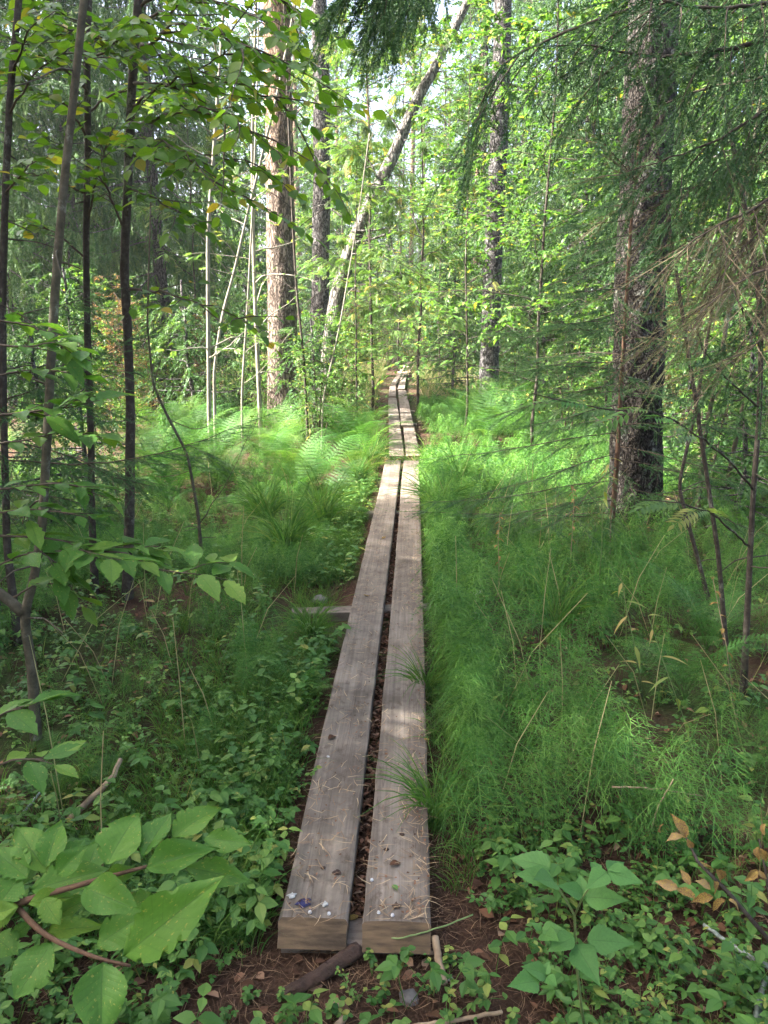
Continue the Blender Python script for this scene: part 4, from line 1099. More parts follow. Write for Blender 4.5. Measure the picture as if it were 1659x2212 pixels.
# --- two dark thin alders with arching leafy branches
al1, alb1, alp1 = near_tree('alder_sapling', [(205, 1290), (198, 1100), (197, 950), (188, 700), (186, 520), (190, 320), (188, 120), (192, 0)], 4.75, .022, .012, 6.4, 'bark_thin',
                            'thin dark stem, the thinner of the two, standing by the forked bird cherry', 'alder', 62)
al2, alb2, alp2 = near_tree('alder_sapling', [(275, 1300), (280, 1100), (282, 900), (275, 700), (268, 580), (276, 400), (284, 200), (297, 20)], 4.7, .03, .016, 6.4, 'bark_thin',
                            'dark straight stem with warty bark and arching leafy branches', 'alder', 63)
for k, (t, b, px, d, r, gap, sub) in enumerate((
        (al2, alb2, [(278, 265), (330, 262), (420, 230), (500, 245), (560, 300), (620, 350)], [4.7, 4.3, 3.9, 3.7, 3.6, 3.5], .011, .06, 6),
        (al2, alb2, [(276, 305), (340, 300), (420, 340), (460, 400), (510, 450)], [4.7, 4.2, 3.8, 3.6, 3.5], .009, .06, 5),
        (al2, alb2, [(290, 120), (230, 80), (150, 65), (90, 40), (30, 45)], [4.7, 4.4, 4.1, 4.0, 3.9], .009, .055, 6),
        (al2, alb2, [(288, 125), (360, 60), (440, 50), (520, 90), (600, 160)], [4.7, 4.3, 3.9, 3.7, 3.5], .01, .055, 7),
        (al2, alb2, [(282, 410), (340, 430), (400, 470), (470, 480)], [4.7, 4.4, 4.2, 4.0], .007, .07, 3),
        (al2, alb2, [(276, 625), (360, 630), (450, 660), (520, 690), (580, 720)], [4.7, 4.4, 4.2, 4.1, 4.0], .008, .08, 4),
        (al2, alb2, [(270, 500), (220, 380), (140, 330), (60, 300)], [4.7, 4.6, 4.5, 4.4], .008, .06, 4),
        (al2, alb2, [(284, 230), (380, 170), (470, 130), (560, 60)], [4.7, 4.4, 4.0, 3.8], .009, .055, 6),
        (al1, alb1, [(190, 300), (140, 220), (70, 190), (0, 170)], [4.75, 4.5, 4.3, 4.2], .008, .055, 5),
        (al1, alb1, [(190, 140), (240, 100), (300, 60), (380, 20)], [4.75, 4.4, 4.1, 3.9], .008, .055, 5),
        (al1, alb1, [(190, 480), (220, 330), (260, 280)], [4.75, 4.6, 4.5], .008, .07, 2),
        (al1, alb1, [(188, 560), (120, 500), (50, 480), (-20, 470)], [4.75, 4.6, 4.5, 4.4], .006, .08, 3),
        (al1, alb1, [(188, 420), (100, 380), (30, 370)], [4.75, 4.6, 4.5], .007, .07, 4),
        (al1, alb1, [(190, 60), (120, 20), (40, -10)], [4.75, 4.5, 4.3], .008, .05, 5),
        (al2, alb2, [(292, 60), (380, 10), (480, 0), (570, 40), (650, 110)], [4.7, 4.5, 4.2, 4.0, 3.9], .009, .055, 6),
        (al2, alb2, [(286, 180), (360, 190), (450, 180), (540, 190), (640, 240), (700, 290)], [4.7, 4.4, 4.2, 4.0, 3.9, 3.9], .009, .055, 6),
        (al2, alb2, [(297, 20), (400, -40), (520, -30), (620, 10), (690, 60)], [4.7, 4.6, 4.5, 4.4, 4.4], .009, .055, 6),
        (al1, alb1, [(190, 200), (120, 130), (60, 110), (-20, 100)], [4.75, 4.4, 4.2, 4.0], .008, .055, 5),
        (al2, alb2, [(280, 330), (370, 350), (450, 330), (540, 350), (600, 400)], [4.7, 4.5, 4.3, 4.2, 4.1], .008, .06, 4),
        (al1, alb1, [(188, 250), (240, 200), (330, 190), (400, 220)], [4.75, 4.8, 4.9, 5.0], .007, .06, 4))):
    leafy_branch(t, smooth_px(px, d, 20, b, 40 + k, .12), r, ALDER_LEAVES, .08, gap * .72, 200 + k, 'twig', first=.12, tilt=.4, sub=sub + 3, droop=.2)
al3, alb3, alp3 = near_tree('alder_sapling', [(15, 1180), (8, 900), (5, 640), (12, 400), (22, 200), (35, 60)], 4.0, .02, .012, 5.2, 'bark_thin', 'thin dark stem at the very frame edge behind the bird cherry', 'alder', 64)
for k, (px, d) in enumerate((([(20, 250), (70, 160), (140, 110), (180, 90)], [4.0, 3.8, 3.6, 3.5]), ([(25, 170), (60, 60), (130, 20)], [4, 3.7, 3.5]), ([(10, 420), (70, 350), (130, 330)], [4, 3.8, 3.7]))):
    leafy_branch(al3, smooth_px(px, d, 14, alb3, 60 + k), .006, ALDER_LEAVES, .075, .045, 260 + k, 'twig', sub=4, droop=.2)
# slim bare sapling bending through the glade
bs, bsb, _ = near_tree('alder_sapling', [(436, 1210), (428, 1110), (405, 980), (362, 900), (330, 830), (318, 700), (322, 560)], 5.3, .012, .005, 2.2, 'bark_cherry', 'slender kinked bare sapling in front of the ferns', 'sapling', 65)
for k, px in enumerate(([(432, 1130), (480, 1060), (520, 985), (545, 900)], [(362, 905), (420, 930), (470, 915)], [(330, 850), (350, 760), (400, 700)])):
    leafy_branch(bs, smooth_px(px, 5.3, 12, bsb, 80 + k), .004, ALDER_LEAVES, .05, .3, 280 + k, 'twig', first=.6, sub=1)

# ================================================================== SPRUCE BOUGHS CLOSE BY
def bough(t, q, r0, seed, mat='spruce', dens=1.0, twig=.22, hang=.5, tpls=NEEDLE_TWIGS, sub=10, name='bough', bark='twig', f0=.12, lim=1.5):
    """one bough of tree t: axis, side shoots and needles"""
    rg = np.random.default_rng(seed); ax, nd = MB(), MB()
    ax.tube(q, np.linspace(r0 * .75, .0012, len(q)), 6, bump=.15, seed=seed)
    ln = np.concatenate([[0], np.cumsum(np.linalg.norm(np.diff(q, axis=0), axis=1))]); L_ = ln[-1]
    lines = [(q, 1.0)]
    for k in range(sub):
        f = f0 + (.92 - f0) * k / sub + rg.uniform(-.03, .03); i0 = min(int(f * (len(q) - 1)), len(q) - 2); d = q[i0 + 1] - q[i0]; d = d / np.linalg.norm(d)
        sd = np.cross(d, (0, 0, 1)); sd = sd / (np.linalg.norm(sd) + 1e-6) * (1 if k % 2 else -1)
        w = wander(q[i0], d * .75 + sd * rg.uniform(.5, .9) + np.array([0, 0, -hang * rg.uniform(.3, 1.2)]), min(L_, lim) * rg.uniform(.2, .38) * (1.15 - .5 * f), 7, rg, .07, hang * .13)
        ax.tube(w, np.linspace(r0 * .22, .0008, 8), 4, cap=False); lines.append((w, .85))
    POS, DIR, NRM, SC = [], [], [], []
    for line, s in lines:
        l2 = np.concatenate([[0], np.cumsum(np.linalg.norm(np.diff(line, axis=0), axis=1))])
        n = int(l2[-1] / .026 * dens)
        for k in range(n):
            f = rg.uniform(.1 if line is not q else f0, 1) * l2[-1]; i0 = min(np.searchsorted(l2, f, 'right') - 1, len(line) - 2)
            d = line[i0 + 1] - line[i0]; d = d / np.linalg.norm(d); p = line[i0] + d * (f - l2[i0])
            sd = np.cross(d, (0, 0, 1)); sd = sd / (np.linalg.norm(sd) + 1e-6) * (1 if k % 2 else -1)
            POS.append(p); DIR.append(d * rg.uniform(.5, 1) + sd * rg.uniform(.1, .9) + np.array([0, 0, -hang * rg.uniform(.2, 1.3)])); NRM.append((rg.normal() * .3, rg.normal() * .3, 1)); SC.append(rg.uniform(.45, 1.1) * s * twig / .22)
        POS.append(line[-1]); DIR.append(line[-1] - line[-2]); NRM.append((0, 0, 1)); SC.append(.8)
    POS, DIR, NRM, SC = map(np.array, (POS, DIR, NRM, SC)); pick = rg.integers(0, len(tpls), len(POS)); fr = frames(DIR, NRM, SC)
    for k, s in enumerate(tpls):
        nd.inst(s, POS[pick == k], fr[pick == k], rg.random((pick == k).sum()))
    b = child(name, ax.mesh(name, MT[bark]), t)
    stuff(child('needles', nd.mesh('needles', MT[mat]), b))
    return b
def near_spruce(base, H, r, label, seed):
    t = thing('spruce_tree', base, label, 'spruce')
    me, pp_, rr = trunk_mesh([(0, 0, -.15), (.02, 0, H * .5), (0, .02, H)], [r, r * .7, .03], 28, .1, seed, MT['bark_spruce'], .1, 1.25, 6)
    child('trunk', me, t)
    return t
osb = Vector((2.75, 2.7, 0))
osp = near_spruce(osb, 9, .15, 'overhanging spruce whose dark boughs droop into the top corner', 71)
for k, (px, d, r, sub, hang, mat, dens) in enumerate((
        ([(1780, 40), (1640, 92), (1500, 118), (1370, 122), (1290, 95), (1180, 100)], [2.7, 2.6, 2.5, 2.45, 2.4, 2.35], .014, 12, .5, 'spruce', .8),
        ([(1800, -130), (1600, -60), (1400, 0), (1250, 60), (1120, 110), (1050, 160), (1030, 250), (1020, 330)], [2.7, 2.6, 2.5, 2.5, 2.5, 2.5, 2.5, 2.5], .013, 12, .45, 'spruce', .7),
        ([(1800, 170), (1660, 230), (1560, 300), (1450, 340), (1330, 380)], [2.7, 2.5, 2.4, 2.35, 2.3], .011, 12, .6, 'spruce', .9),
        ([(1800, 330), (1680, 420), (1590, 470), (1500, 510), (1420, 600)], [2.7, 2.3, 2.2, 2.1, 2.05], .01, 12, .5, 'spruce_dead', .6),
        ([(1800, 480), (1690, 560), (1620, 600), (1540, 640), (1480, 720)], [2.7, 2.2, 2.1, 2.0, 1.95], .009, 12, .45, 'spruce_dead', .6),
        ([(1800, 0), (1650, 10), (1520, 20), (1380, -10), (1280, 10)], [2.7, 2.5, 2.35, 2.25, 2.2], .012, 11, .6, 'spruce', .9),
        ([(1780, -300), (1500, -260), (1200, -180), (1000, -110), (820, -90), (745, -35), (715, 15)], [2.7, 2.6, 2.5, 2.4, 2.4, 2.4, 2.4], .013, 9, .8, 'spruce', 1.2),
        ([(1780, -260), (1500, -220), (1200, -140), (1010, -80), (850, -60), (800, 0), (790, 70)], [2.75, 2.7, 2.65, 2.6, 2.6, 2.6, 2.6], .012, 8, .8, 'spruce', 1.1),
        ([(1790, 260), (1640, 330), (1530, 400), (1400, 420), (1300, 300)], [2.75, 2.8, 2.8, 2.8, 2.8], .009, 10, .3, 'spruce_dead', .7),
        ([(1790, 90), (1650, 170), (1520, 190), (1420, 230), (1330, 300)], [2.75, 2.9, 3.0, 3.0, 3.0], .01, 12, .6, 'spruce', .7),
        ([(1790, 190), (1680, 280), (1560, 360), (1470, 430), (1420, 520)], [2.75, 2.7, 2.7, 2.7, 2.7], .01, 12, .6, 'spruce', .6),
        ([(1790, 380), (1700, 440), (1640, 500), (1580, 560), (1530, 660)], [2.7, 2.5, 2.4, 2.35, 2.3], .009, 12, .6, 'spruce_dead', .6),
        ([(1790, 520), (1700, 600), (1640, 680), (1590, 760), (1570, 840)], [2.7, 2.45, 2.35, 2.3, 2.3], .008, 10, .5, 'spruce', .4),
        ([(1790, 620), (1680, 700), (1620, 760), (1560, 780)], [2.7, 2.3, 2.2, 2.1], .008, 8, .4, 'spruce_dead', .5))):
    bough(osp, smooth_px(px, d, 22, osb, 300 + k, .04), r, 310 + k, mat, dens * 1.5, .2, hang, NEEDLE_TWIGS if mat == 'spruce' else NEEDLE_THIN, sub, f0=.8 if k in (6, 7) else .12, lim=.75 if k in (6, 7) else 1.5)
# the small spruce in front of the massive trunk: reddish stem, sparse needled boughs
ssb = Vector((P(1330, 1000, 5.7).x, 5.7, 0))
ss = thing('young_spruce', ssb, 'spindly young spruce with reddish stem in front of the massive trunk', 'spruce')
spts = [Vector((ssb.x, 5.7, -.05))] + [P(x, y, 5.7) for x, y in ((1332, 1010), (1338, 900), (1350, 700), (1362, 500), (1378, 330), (1388, 230))]
me, spp, _ = trunk_mesh(local(spts, ssb), np.linspace(.022, .006, len(spts)), 12, .1, 72, MT['twig_red'], .05)
child('trunk', me, ss)
rgS = np.random.default_rng(9)
for k in range(48):
    f = .1 + .87 * k / 48; c = spp[int(f * (len(spp) - 1))]
    a = k * 2.4 + rgS.uniform(-.4, .4)
    if k % 3 == 0: a = math.pi + rgS.uniform(-.5, .7)
    L_ = (1.35 * (1 - f) + .35) * rgS.uniform(.7, 1.1)
    q = wander(c, (math.cos(a), math.sin(a) * .8 - .15, rgS.uniform(-.1, .25)), L_, 10, rgS, .05, .05, .09)
    bough(ss, q, .006, 400 + k, 'spruce', 1.3, .17, .25, NEEDLE_TWIGS, 5)
# low spruce branches that reach in from behind the thin stems
lsb = Vector((P(-60, 1000, 4.2).x, 4.2, 0))
ls = near_spruce(lsb, 5, .05, 'spruce just out of sight whose low green branches cross the thin stems', 73)
for k, (px, d) in enumerate((([(-60, 985), (100, 1000), (200, 1005), (300, 990), (380, 975), (450, 940), (530, 915)], [4.2, 4, 3.9, 3.8, 3.7, 3.7, 3.7]),
                             ([(-60, 880), (60, 850), (160, 800), (230, 760), (275, 735)], [4.2, 4.0, 3.9, 3.8, 3.8]),
                             ([(-60, 940), (60, 960), (160, 985), (240, 1030), (330, 1050)], [4.2, 4.1, 4.1, 4.0, 3.9]),
                             ([(-60, 820), (40, 800), (140, 840), (220, 880)], [4.2, 4.1, 4.3, 4.4]),
                             ([(-60, 1040), (50, 1060), (150, 1080), (220, 1100)], [4.2, 4.1, 4.2, 4.3]),
                             ([(-60, 700), (40, 680), (130, 660), (200, 640)], [4.2, 4.3, 4.4, 4.5]))):
    bough(ls, smooth_px(px, d, 18, lsb, 500 + k, .04), .008, 510 + k, 'spruce', 1.0, .16, .3, NEEDLE_TWIGS, 10)

# ================================================================== GROUND COVER (nobody could count it)
def scatter(name, protos, pos, rot, scl, idx, label, cat):
    """one object of kind stuff: points that carry copies of small plants"""
    coll = bpy.data.collections.new(name + '_plants')
    for k, me in enumerate(protos):
        o = bpy.data.objects.new('%s_%02d' % (name, k), me); coll.objects.link(o)
    N = len(pos)
    me = bpy.data.meshes.new(name); me.vertices.add(N); me.vertices.foreach_set('co', np.asarray(pos, np.float32).ravel())
    a = me.attributes.new('rot', 'FLOAT_VECTOR', 'POINT'); a.data.foreach_set('vector', np.asarray(rot, np.float32).ravel())
    a = me.attributes.new('scl', 'FLOAT', 'POINT'); a.data.foreach_set('value', np.asarray(scl, np.float32))
    a = me.attributes.new('idx', 'INT', 'POINT'); a.data.foreach_set('value', np.asarray(idx, np.int32))
    o = bpy.data.objects.new(name, me); COL.objects.link(o)
    ng = bpy.data.node_groups.new(name, 'GeometryNodeTree')
    ng.interface.new_socket('Geometry', in_out='INPUT', socket_type='NodeSocketGeometry')
    ng.interface.new_socket('Geometry', in_out='OUTPUT', socket_type='NodeSocketGeometry')
    N_, L = ng.nodes, ng.links
    gi, go = N_.new('NodeGroupInput'), N_.new('NodeGroupOutput')
    ci = N_.new('GeometryNodeCollectionInfo'); ci.inputs['Collection'].default_value = coll
    ci.inputs['Separate Children'].default_value = True; ci.inputs['Reset Children'].default_value = True
    ip = N_.new('GeometryNodeInstanceOnPoints'); ip.inputs['Pick Instance'].default_value = True
    def attr(nm, ty):
        q = N_.new('GeometryNodeInputNamedAttribute'); q.data_type = ty; q.inputs['Name'].default_value = nm
        return next(s for s in q.outputs if s.enabled and s.name == 'Attribute')
    L.new(gi.outputs[0], ip.inputs['Points']); L.new(ci.outputs[0], ip.inputs['Instance'])
    L.new(attr('idx', 'INT'), ip.inputs['Instance Index']); L.new(attr('rot', 'FLOAT_VECTOR'), ip.inputs['Rotation']); L.new(attr('scl', 'FLOAT'), ip.inputs['Scale'])
    L.new(ip.outputs[0], go.inputs[0])
    md = o.modifiers.new('plants', 'NODES'); md.node_group = ng
    return tag(o, label, cat, kind='stuff')

def horsetail(seed, h=.42, wm=1.0, nbr=8, ne=3):
    rg = np.random.default_rng(seed); m = MB()
    lean_ = rg.normal(size=2) * .12
    def ax(z): return np.array([lean_[0] * z * z / h, lean_[1] * z * z / h, z])
    m.tube([ax(0), ax(h * .5), ax(h)], [.0016, .0014, .0006], 3, cap=False)
    nw = 7
    for k in range(nw):
        f = .45 + .55 * k / (nw - 1); z = h * f; c = ax(z)
        L0 = .19 * (1 - max(0, f - .6) * 1.7) + .01
        nb = nbr if f < .9 else 5; ph = rg.uniform(0, 6.28)
        for j in range(nb):
            a = ph + j * 6.283 / nb + rg.uniform(-.15, .15); L_ = L0 * rg.uniform(.75, 1.15)
            d = np.array([math.cos(a), math.sin(a), 0]); s = np.array([-math.sin(a), math.cos(a), 0])
            pts = np.array([c, c + d * L_ * .5 + np.array([0, 0, .018]), c + d * L_ + np.array([0, 0, -.02 - .25 * L_])])
            tt = rg.random() * .5
            m.ribbon(pts, np.array([.0024, .002, .0009]) * wm, tint=tt)
            for e in range(ne):
                q = .3 + .55 * e / max(ne - 1, 1); b = pts[0] + (pts[1] - pts[0]) * q * 2 if q < .5 else pts[1] + (pts[2] - pts[1]) * (q - .5) * 2
                for sg in (-1, 1):
                    t_ = b + (d * .6 + s * sg * .75) * .055 * rg.uniform(.6, 1.2) * (1.2 - q * .6) + np.array([0, 0, -.018 * rg.uniform(.2, 1.6)])
                    w = (np.array([0, 0, .0012]) + s * .001) * wm
                    m.add([b - w, b + w, t_], [(0, 1, 2)], tt)
    return m.mesh('horsetail', MT['horsetail'])
def grass_tuft(seed, n=26, L=.42, w=.004, spread=.25, mat='grass', droop=1.0):
    rg = np.random.default_rng(seed); m = MB()
    for k in range(n):
        a = rg.uniform(0, 6.28); l = L * rg.uniform(.5, 1.15); o = rg.normal(size=2) * .025
        out = rg.uniform(.2, 1) * spread / .25
        t = np.linspace(0, 1, 6)
        r = l * (.12 * t + .55 * out * t ** 2); z = l * (t * .95 - .55 * droop * out * t ** 2.4)
        pts = np.stack([o[0] + math.cos(a) * r, o[1] + math.sin(a) * r, z], 1)
        m.ribbon(pts, w * np.array([.7, 1, 1, .8, .5, .1]) * rg.uniform(.7, 1.3), np.array([math.cos(a + 1.2), math.sin(a + 1.2), .5]), rg.random())
    return m.mesh('grass', MT[mat])
ROUND = leaf_tpl(4, 1, .85, 2.6, .5, .15, .12)
OVAL = leaf_tpl(4, 1, .6, 1.8, .42, .2, .2)
def herb(seed, kind):
    rg = np.random.default_rng(seed); m = MB()
    if kind == 'sorrel':                      # three-part round leaves on thin stalks
        for k in range(7):
            a = rg.uniform(0, 6.28); r = rg.uniform(0, .05); z = rg.uniform(.03, .08)
            c = np.array([math.cos(a) * r, math.sin(a) * r, z]); m.tube([(0, 0, 0), c], [.0008, .0006], 3, cap=False)
            for j in range(3):
                b = j * 2.09 + rg.uniform(0, .4)
                m.inst(ROUND, c, frames(np.array([[math.cos(b), math.sin(b), -.15]]), np.array([[rg.normal() * .15, rg.normal() * .15, 1]]), [.02 * rg.uniform(.8, 1.2)]), [rg.random() * .4])
    elif kind == 'berry':                     # bilberry-like twiggy plant
        for s in range(4):
            a = rg.uniform(0, 6.28); q = wander((0, 0, 0), (math.cos(a) * .5, math.sin(a) * .5, 1), rg.uniform(.1, .22), 6, rg, .2)
            m.tube(q, np.linspace(.0014, .0007, 7), 3, cap=False)
            for j in range(9):
                i0 = rg.integers(1, 7); b = rg.uniform(0, 6.28)
                m.inst(OVAL, q[i0], frames(np.array([[math.cos(b), math.sin(b), .1]]), np.array([[rg.normal() * .3, rg.normal() * .3, 1]]), [.024 * rg.uniform(.7, 1.3)]), [rg.random() * .5])
    elif kind == 'leafy':                     # broader upright leaves in pairs
        h = rg.uniform(.14, .24); q = wander((0, 0, 0), (rg.normal() * .15, rg.normal() * .15, 1), h, 5, rg, .08)
        m.tube(q, np.linspace(.0018, .001, 6), 3, cap=False)
        for j in range(2, 6):
            for s in (0, math.pi):
                b = j * 1.5 + s
                m.inst(OVAL, q[j], frames(np.array([[math.cos(b), math.sin(b), .05]]), np.array([[rg.normal() * .25, rg.normal() * .25, 1]]), [.055 * rg.uniform(.7, 1.2)]), [rg.random() * .5])
    else:                                     # three big leaflets
        for s in range(3):
            a = rg.uniform(0, 6.28); c = np.array([math.cos(a) * .05, math.sin(a) * .05, rg.uniform(.08, .15)]); m.tube([(0, 0, 0), c], [.0012, .0009], 3, cap=False)
            for j in range(3):
                b = a + (j - 1) * 1.3
                m.inst(OVAL, c, frames(np.array([[math.cos(b), math.sin(b), -.1]]), np.array([[rg.normal() * .2, rg.normal() * .2, 1]]), [.05 * rg.uniform(.8, 1.2)]), [rg.random() * .5])
    return m.mesh('herb', MT['herb'])

rgz = np.random.default_rng(77)
def field(n, y0, y1, side, power=1.0, extra=.7):
    """points inside the widened view wedge, beside the walk; side -1, 1 or 0"""
    y = y0 + (y1 - y0) * rgz.random(n * 4) ** power
    half = .56 * y + extra; x = rgz.uniform(-1, 1, n * 4) * half
    keep = rgz.random(n * 4) < half / (.56 * y1 + extra)
    px_ = path_x(y)
    if side > 0: keep &= x > px_
    if side < 0: keep &= x < px_
    x, y = x[keep][:n], y[keep][:n]
    return x, y
def clear(x, y, m):
    s0 = G(690, 1300, 0)
    return ((np.abs(x - s0.x) > .3) | (y < s0.y - .7) | (y > s0.y + .3)) & ((np.abs(x - path_x(y)) > m) | (y < 1.72))
def finish(x, y, tilt=.12, lift=-.005):
    z = ground_z(x, y) + lift; n = len(x)
    return np.stack([x, y, z], 1), np.stack([rgz.normal(size=n) * tilt, rgz.normal(size=n) * tilt, rgz.uniform(0, 6.28, n)], 1)

# horsetail: a sea of it beside the walk, patches opposite
xs, ys = [], []
x, y = field(5200, 2.1, 17, 1); k = clear(x, y, .33 + .06 * rgz.random(len(x))) & (rgz.random(len(x)) < np.clip((y - 1.9 + (x < 1.2) * .3) / .9, 0, 1) * (.35 + .75 * (vnoise(x * .8, y * .8, 21) > .33)))
xs.append(x[k]); ys.append(y[k])
x, y = field(3600, 2.6, 9, -1); k = clear(x, y, .45) & ((y > 3.2) | (rgz.random(len(x)) < .4)) & ((y < 6.2) | (rgz.random(len(x)) < .3)) & clear(x, y, .3) & (rgz.random(len(x)) < (.12 + .85 * (vnoise(x * .7, y * .5, 22) > .47)) * np.clip((y - 2.2) / 2.2, .1, 1))
xs.append(x[k]); ys.append(y[k])
# fringe against the plank edges
y = rgz.uniform(2.2, 9, 200); x = path_x(y) + .33 + rgz.random(200) * .12; xs.append(x); ys.append(y)
x, y = np.concatenate(xs), np.concatenate(ys)
pos, rot = finish(x, y)
HT = [horsetail(s) for s in range(3)] + [horsetail(s + 3, wm=1.7, nbr=7, ne=2) for s in range(3)] + [horsetail(s + 6, wm=2.8, nbr=6, ne=2) for s in range(3)]
hti = np.where(y < 3.6, 0, np.where(y < 7, 3, 6)) + rgz.integers(0, 3, len(x))
scatter('horsetail_carpet', HT, pos, rot, rgz.uniform(.55, 1.0, len(x)) * np.clip(1.15 - .5 * vnoise(x * 1.3, y * 1.3, 5), .5, 1.1) * np.where(x < path_x(y), .68, 1), hti,
        'feathery bright green wood horsetail covering the ground along the walk', 'horsetail')
# grass between
xs, ys = [], []
x, y = field(2600, 1.6, 12, 0); k = clear(x, y, .34) & (rgz.random(len(x)) < .25 + .6 * (vnoise(x * .9, y * .9, 33) > .5)) & ~((y < 1.95) & (x > -.6) & (x < .35)); xs.append(x[k]); ys.append(y[k])
y = rgz.uniform(2.0, 10, 700); x = path_x(y) + np.where(rgz.random(700) < .5, .3, -.32 - rgz.random(700) * .3) + rgz.normal(size=700) * .03; xs.append(x); ys.append(y)
y = 1.8 + 5 * rgz.random(1300) ** 1.4; x = path_x(y) - .29 - np.abs(rgz.normal(size=1300)) * .45; k = clear(x, y, .27); xs.append(x[k]); ys.append(y[k])
x, y = np.concatenate(xs), np.concatenate(ys)
pos, rot = finish(x, y)
scatter('woodland_grass', [grass_tuft(40 + s, 12, .24, .003) for s in range(4)], pos, rot, rgz.uniform(.5, 1.15, len(x)), rgz.integers(0, 4, len(x)), 'thin green grass growing between the horsetails', 'grass')
jy = rgz.uniform(9.0, 10.1, 90); jx = path_x(jy) + rgz.uniform(-.55, .5, 90); k = (np.abs(jx - path_x(jy)) > .22) | (rgz.random(90) < .35)
pos, rot = finish(jx[k], jy[k], .3)
scatter('joint_grass', [grass_tuft(95, 14, .4, .007, .3, 'dry_grass'), grass_tuft(96, 14, .4, .007, .3, 'grass')], pos, rot, rgz.uniform(.5, .9, len(pos)), rgz.integers(0, 2, len(pos)), 'pale grass flopping over the joint between two duckboard sections', 'grass')
# low herbs
xs, ys = [], []
x, y = field(7000, 1.35, 9, 0, 1.3); k = clear(x, y, .36) & ~((y < 1.95) & (x > -.62) & (x < .42)) & (rgz.random(len(x)) < np.where(x < path_x(y), .75, np.clip(1.5 - .3 * y, .2, 1)) * (.3 + .8 * (vnoise(x * 1.1, y * 1.1, 44) > .4)))
xs.append(x[k]); ys.append(y[k])
x = rgz.uniform(.3, 1.6, 300); y = rgz.uniform(1.25, 2.4, 300); k = (x > .42) | (y > 1.95); xs.append(x[k]); ys.append(y[k])
y = 1.85 + 7 * rgz.random(1000) ** 1.9; x = path_x(y) - .28 - np.abs(rgz.normal(size=1000)) * .3; k = clear(x, y, .27); xs.append(x[k]); ys.append(y[k])
x = rgz.uniform(-1.3, -.55, 260); y = rgz.uniform(1.2, 2.3, 260); xs.append(x); ys.append(y)
x = rgz.uniform(-.6, .42, 60); y = rgz.uniform(1.2, 1.75, 60); xs.append(x); ys.append(y)
x, y = np.concatenate(xs), np.concatenate(ys)
pos, rot = finish(x, y)
kinds = ['sorrel', 'sorrel', 'berry', 'berry', 'leafy', 'trefoil', 'trefoil']
ii = rgz.choice(7, len(x), p=[.2, .2, .17, .17, .1, .08, .08])
scatter('low_herbs', [herb(60 + s, kd) for s, kd in enumerate(kinds)], pos, rot, rgz.uniform(.5, 1.05, len(x)), ii, 'small leafy herbs and wood sorrel on the shaded floor', 'herbs')
# pale tall grass round the far bend
x = np.concatenate([rgz.uniform(-3.2, 3.6, 1500), rgz.uniform(-6, 7, 1900)]); y = np.concatenate([rgz.uniform(13, 27, 1500), rgz.uniform(23, 40, 1900)]); k = clear(x, y, .55) & (rgz.random(3400) < np.where((np.abs(x - path_x(y)) < 1.6) | (y > 23), 1, .35)) & ~((y < 17) & (x > .3))
x, y = x[k], y[k]; pos, rot = finish(x, y)
scatter('tall_pale_grass', [grass_tuft(80 + s, 16, .75, .006, .16, 'dry_grass', .6) for s in range(2)] + [grass_tuft(84, 16, .65, .006, .16, 'grass', .6)], pos, rot, rgz.uniform(.6, 1.1, len(x)), rgz.integers(0, 3, len(x)),
        'tall pale grass where the walk bends away', 'grass')
# dim undergrowth further into the wood
x, y = field(4200, 8, 34, 0); k = clear(x, y, .6) & (rgz.random(len(x)) < .25 + .65 * (vnoise(x * .5, y * .5, 55) > .4)); x, y = x[k], y[k]; pos, rot = finish(x, y)
scatter('forest_undergrowth', [horsetail(7, wm=3.0, nbr=6, ne=2), herb(90, 'leafy'), herb(91, 'berry'), grass_tuft(92, 14, .4, .006)], pos, rot, rgz.uniform(.6, 1.3, len(x)), rgz.integers(0, 4, len(x)), 'mixed green undergrowth deep in the wood', 'undergrowth')

# needles and dead leaves on the floor
def litter(name, x, y, tpl, size, mat, label, cat, zfun, tilt=.25, wide=1.0):
    n = len(x); a = rgz.uniform(0, 6.28, n)
    d = np.stack([np.cos(a), np.sin(a), rgz.normal(size=n) * tilt * .5], 1); nn = np.stack([rgz.normal(size=n) * tilt, rgz.normal(size=n) * tilt, np.ones(n)], 1)
    m = MB(); m.inst(tpl, np.stack([x, y, zfun(x, y)], 1), frames(d, nn, size * rgz.uniform(.6, 1.3, n)), rgz.random(n))
    return tag(m.build(name, MT[mat]), label, cat, kind='stuff')
NEEDLE = (np.array([(0, -.014, 0), (0, .014, 0), (.5, -.013 + .06, .03), (.5, .013 + .06, .03), (1, 0, 0)], np.float32), np.array([(0, 2, 3), (0, 3, 1), (2, 4, 3)]))
NEEDLE_P = (np.array([(0, -.02, 0), (0, .02, 0), (.5, -.018 + .06, .004), (.5, .018 + .06, .004), (1, 0, .002)], np.float32), np.array([(0, 2, 3), (0, 3, 1), (2, 4, 3)]))
x = np.concatenate([rgz.uniform(-1.0, 1.3, 14000), np.zeros(5000)]); y = np.concatenate([rgz.uniform(1.1, 2.3, 14000), rgz.uniform(1.6, 9, 5000)])
x[14000:] = path_x(y[14000:]) + rgz.uniform(-.28, .28, 5000)
litter('fallen_needles', x, y, NEEDLE, .05, 'needle_litter', 'brown fallen needles on the bare ground at the plank ends', 'needles', lambda a, b: ground_z(a, b) + rgz.uniform(.002, .016, len(a)))
x = np.concatenate([rgz.uniform(-1.2, 1.5, 600), rgz.uniform(-3, 3, 1800)]); y = np.concatenate([rgz.uniform(1.1, 2.4, 600), rgz.uniform(2, 9, 1800)])
k = (np.abs(x - path_x(y)) > .3) | (y < 1.8) | (rgz.random(len(x)) < .3); x, y = x[k], y[k]
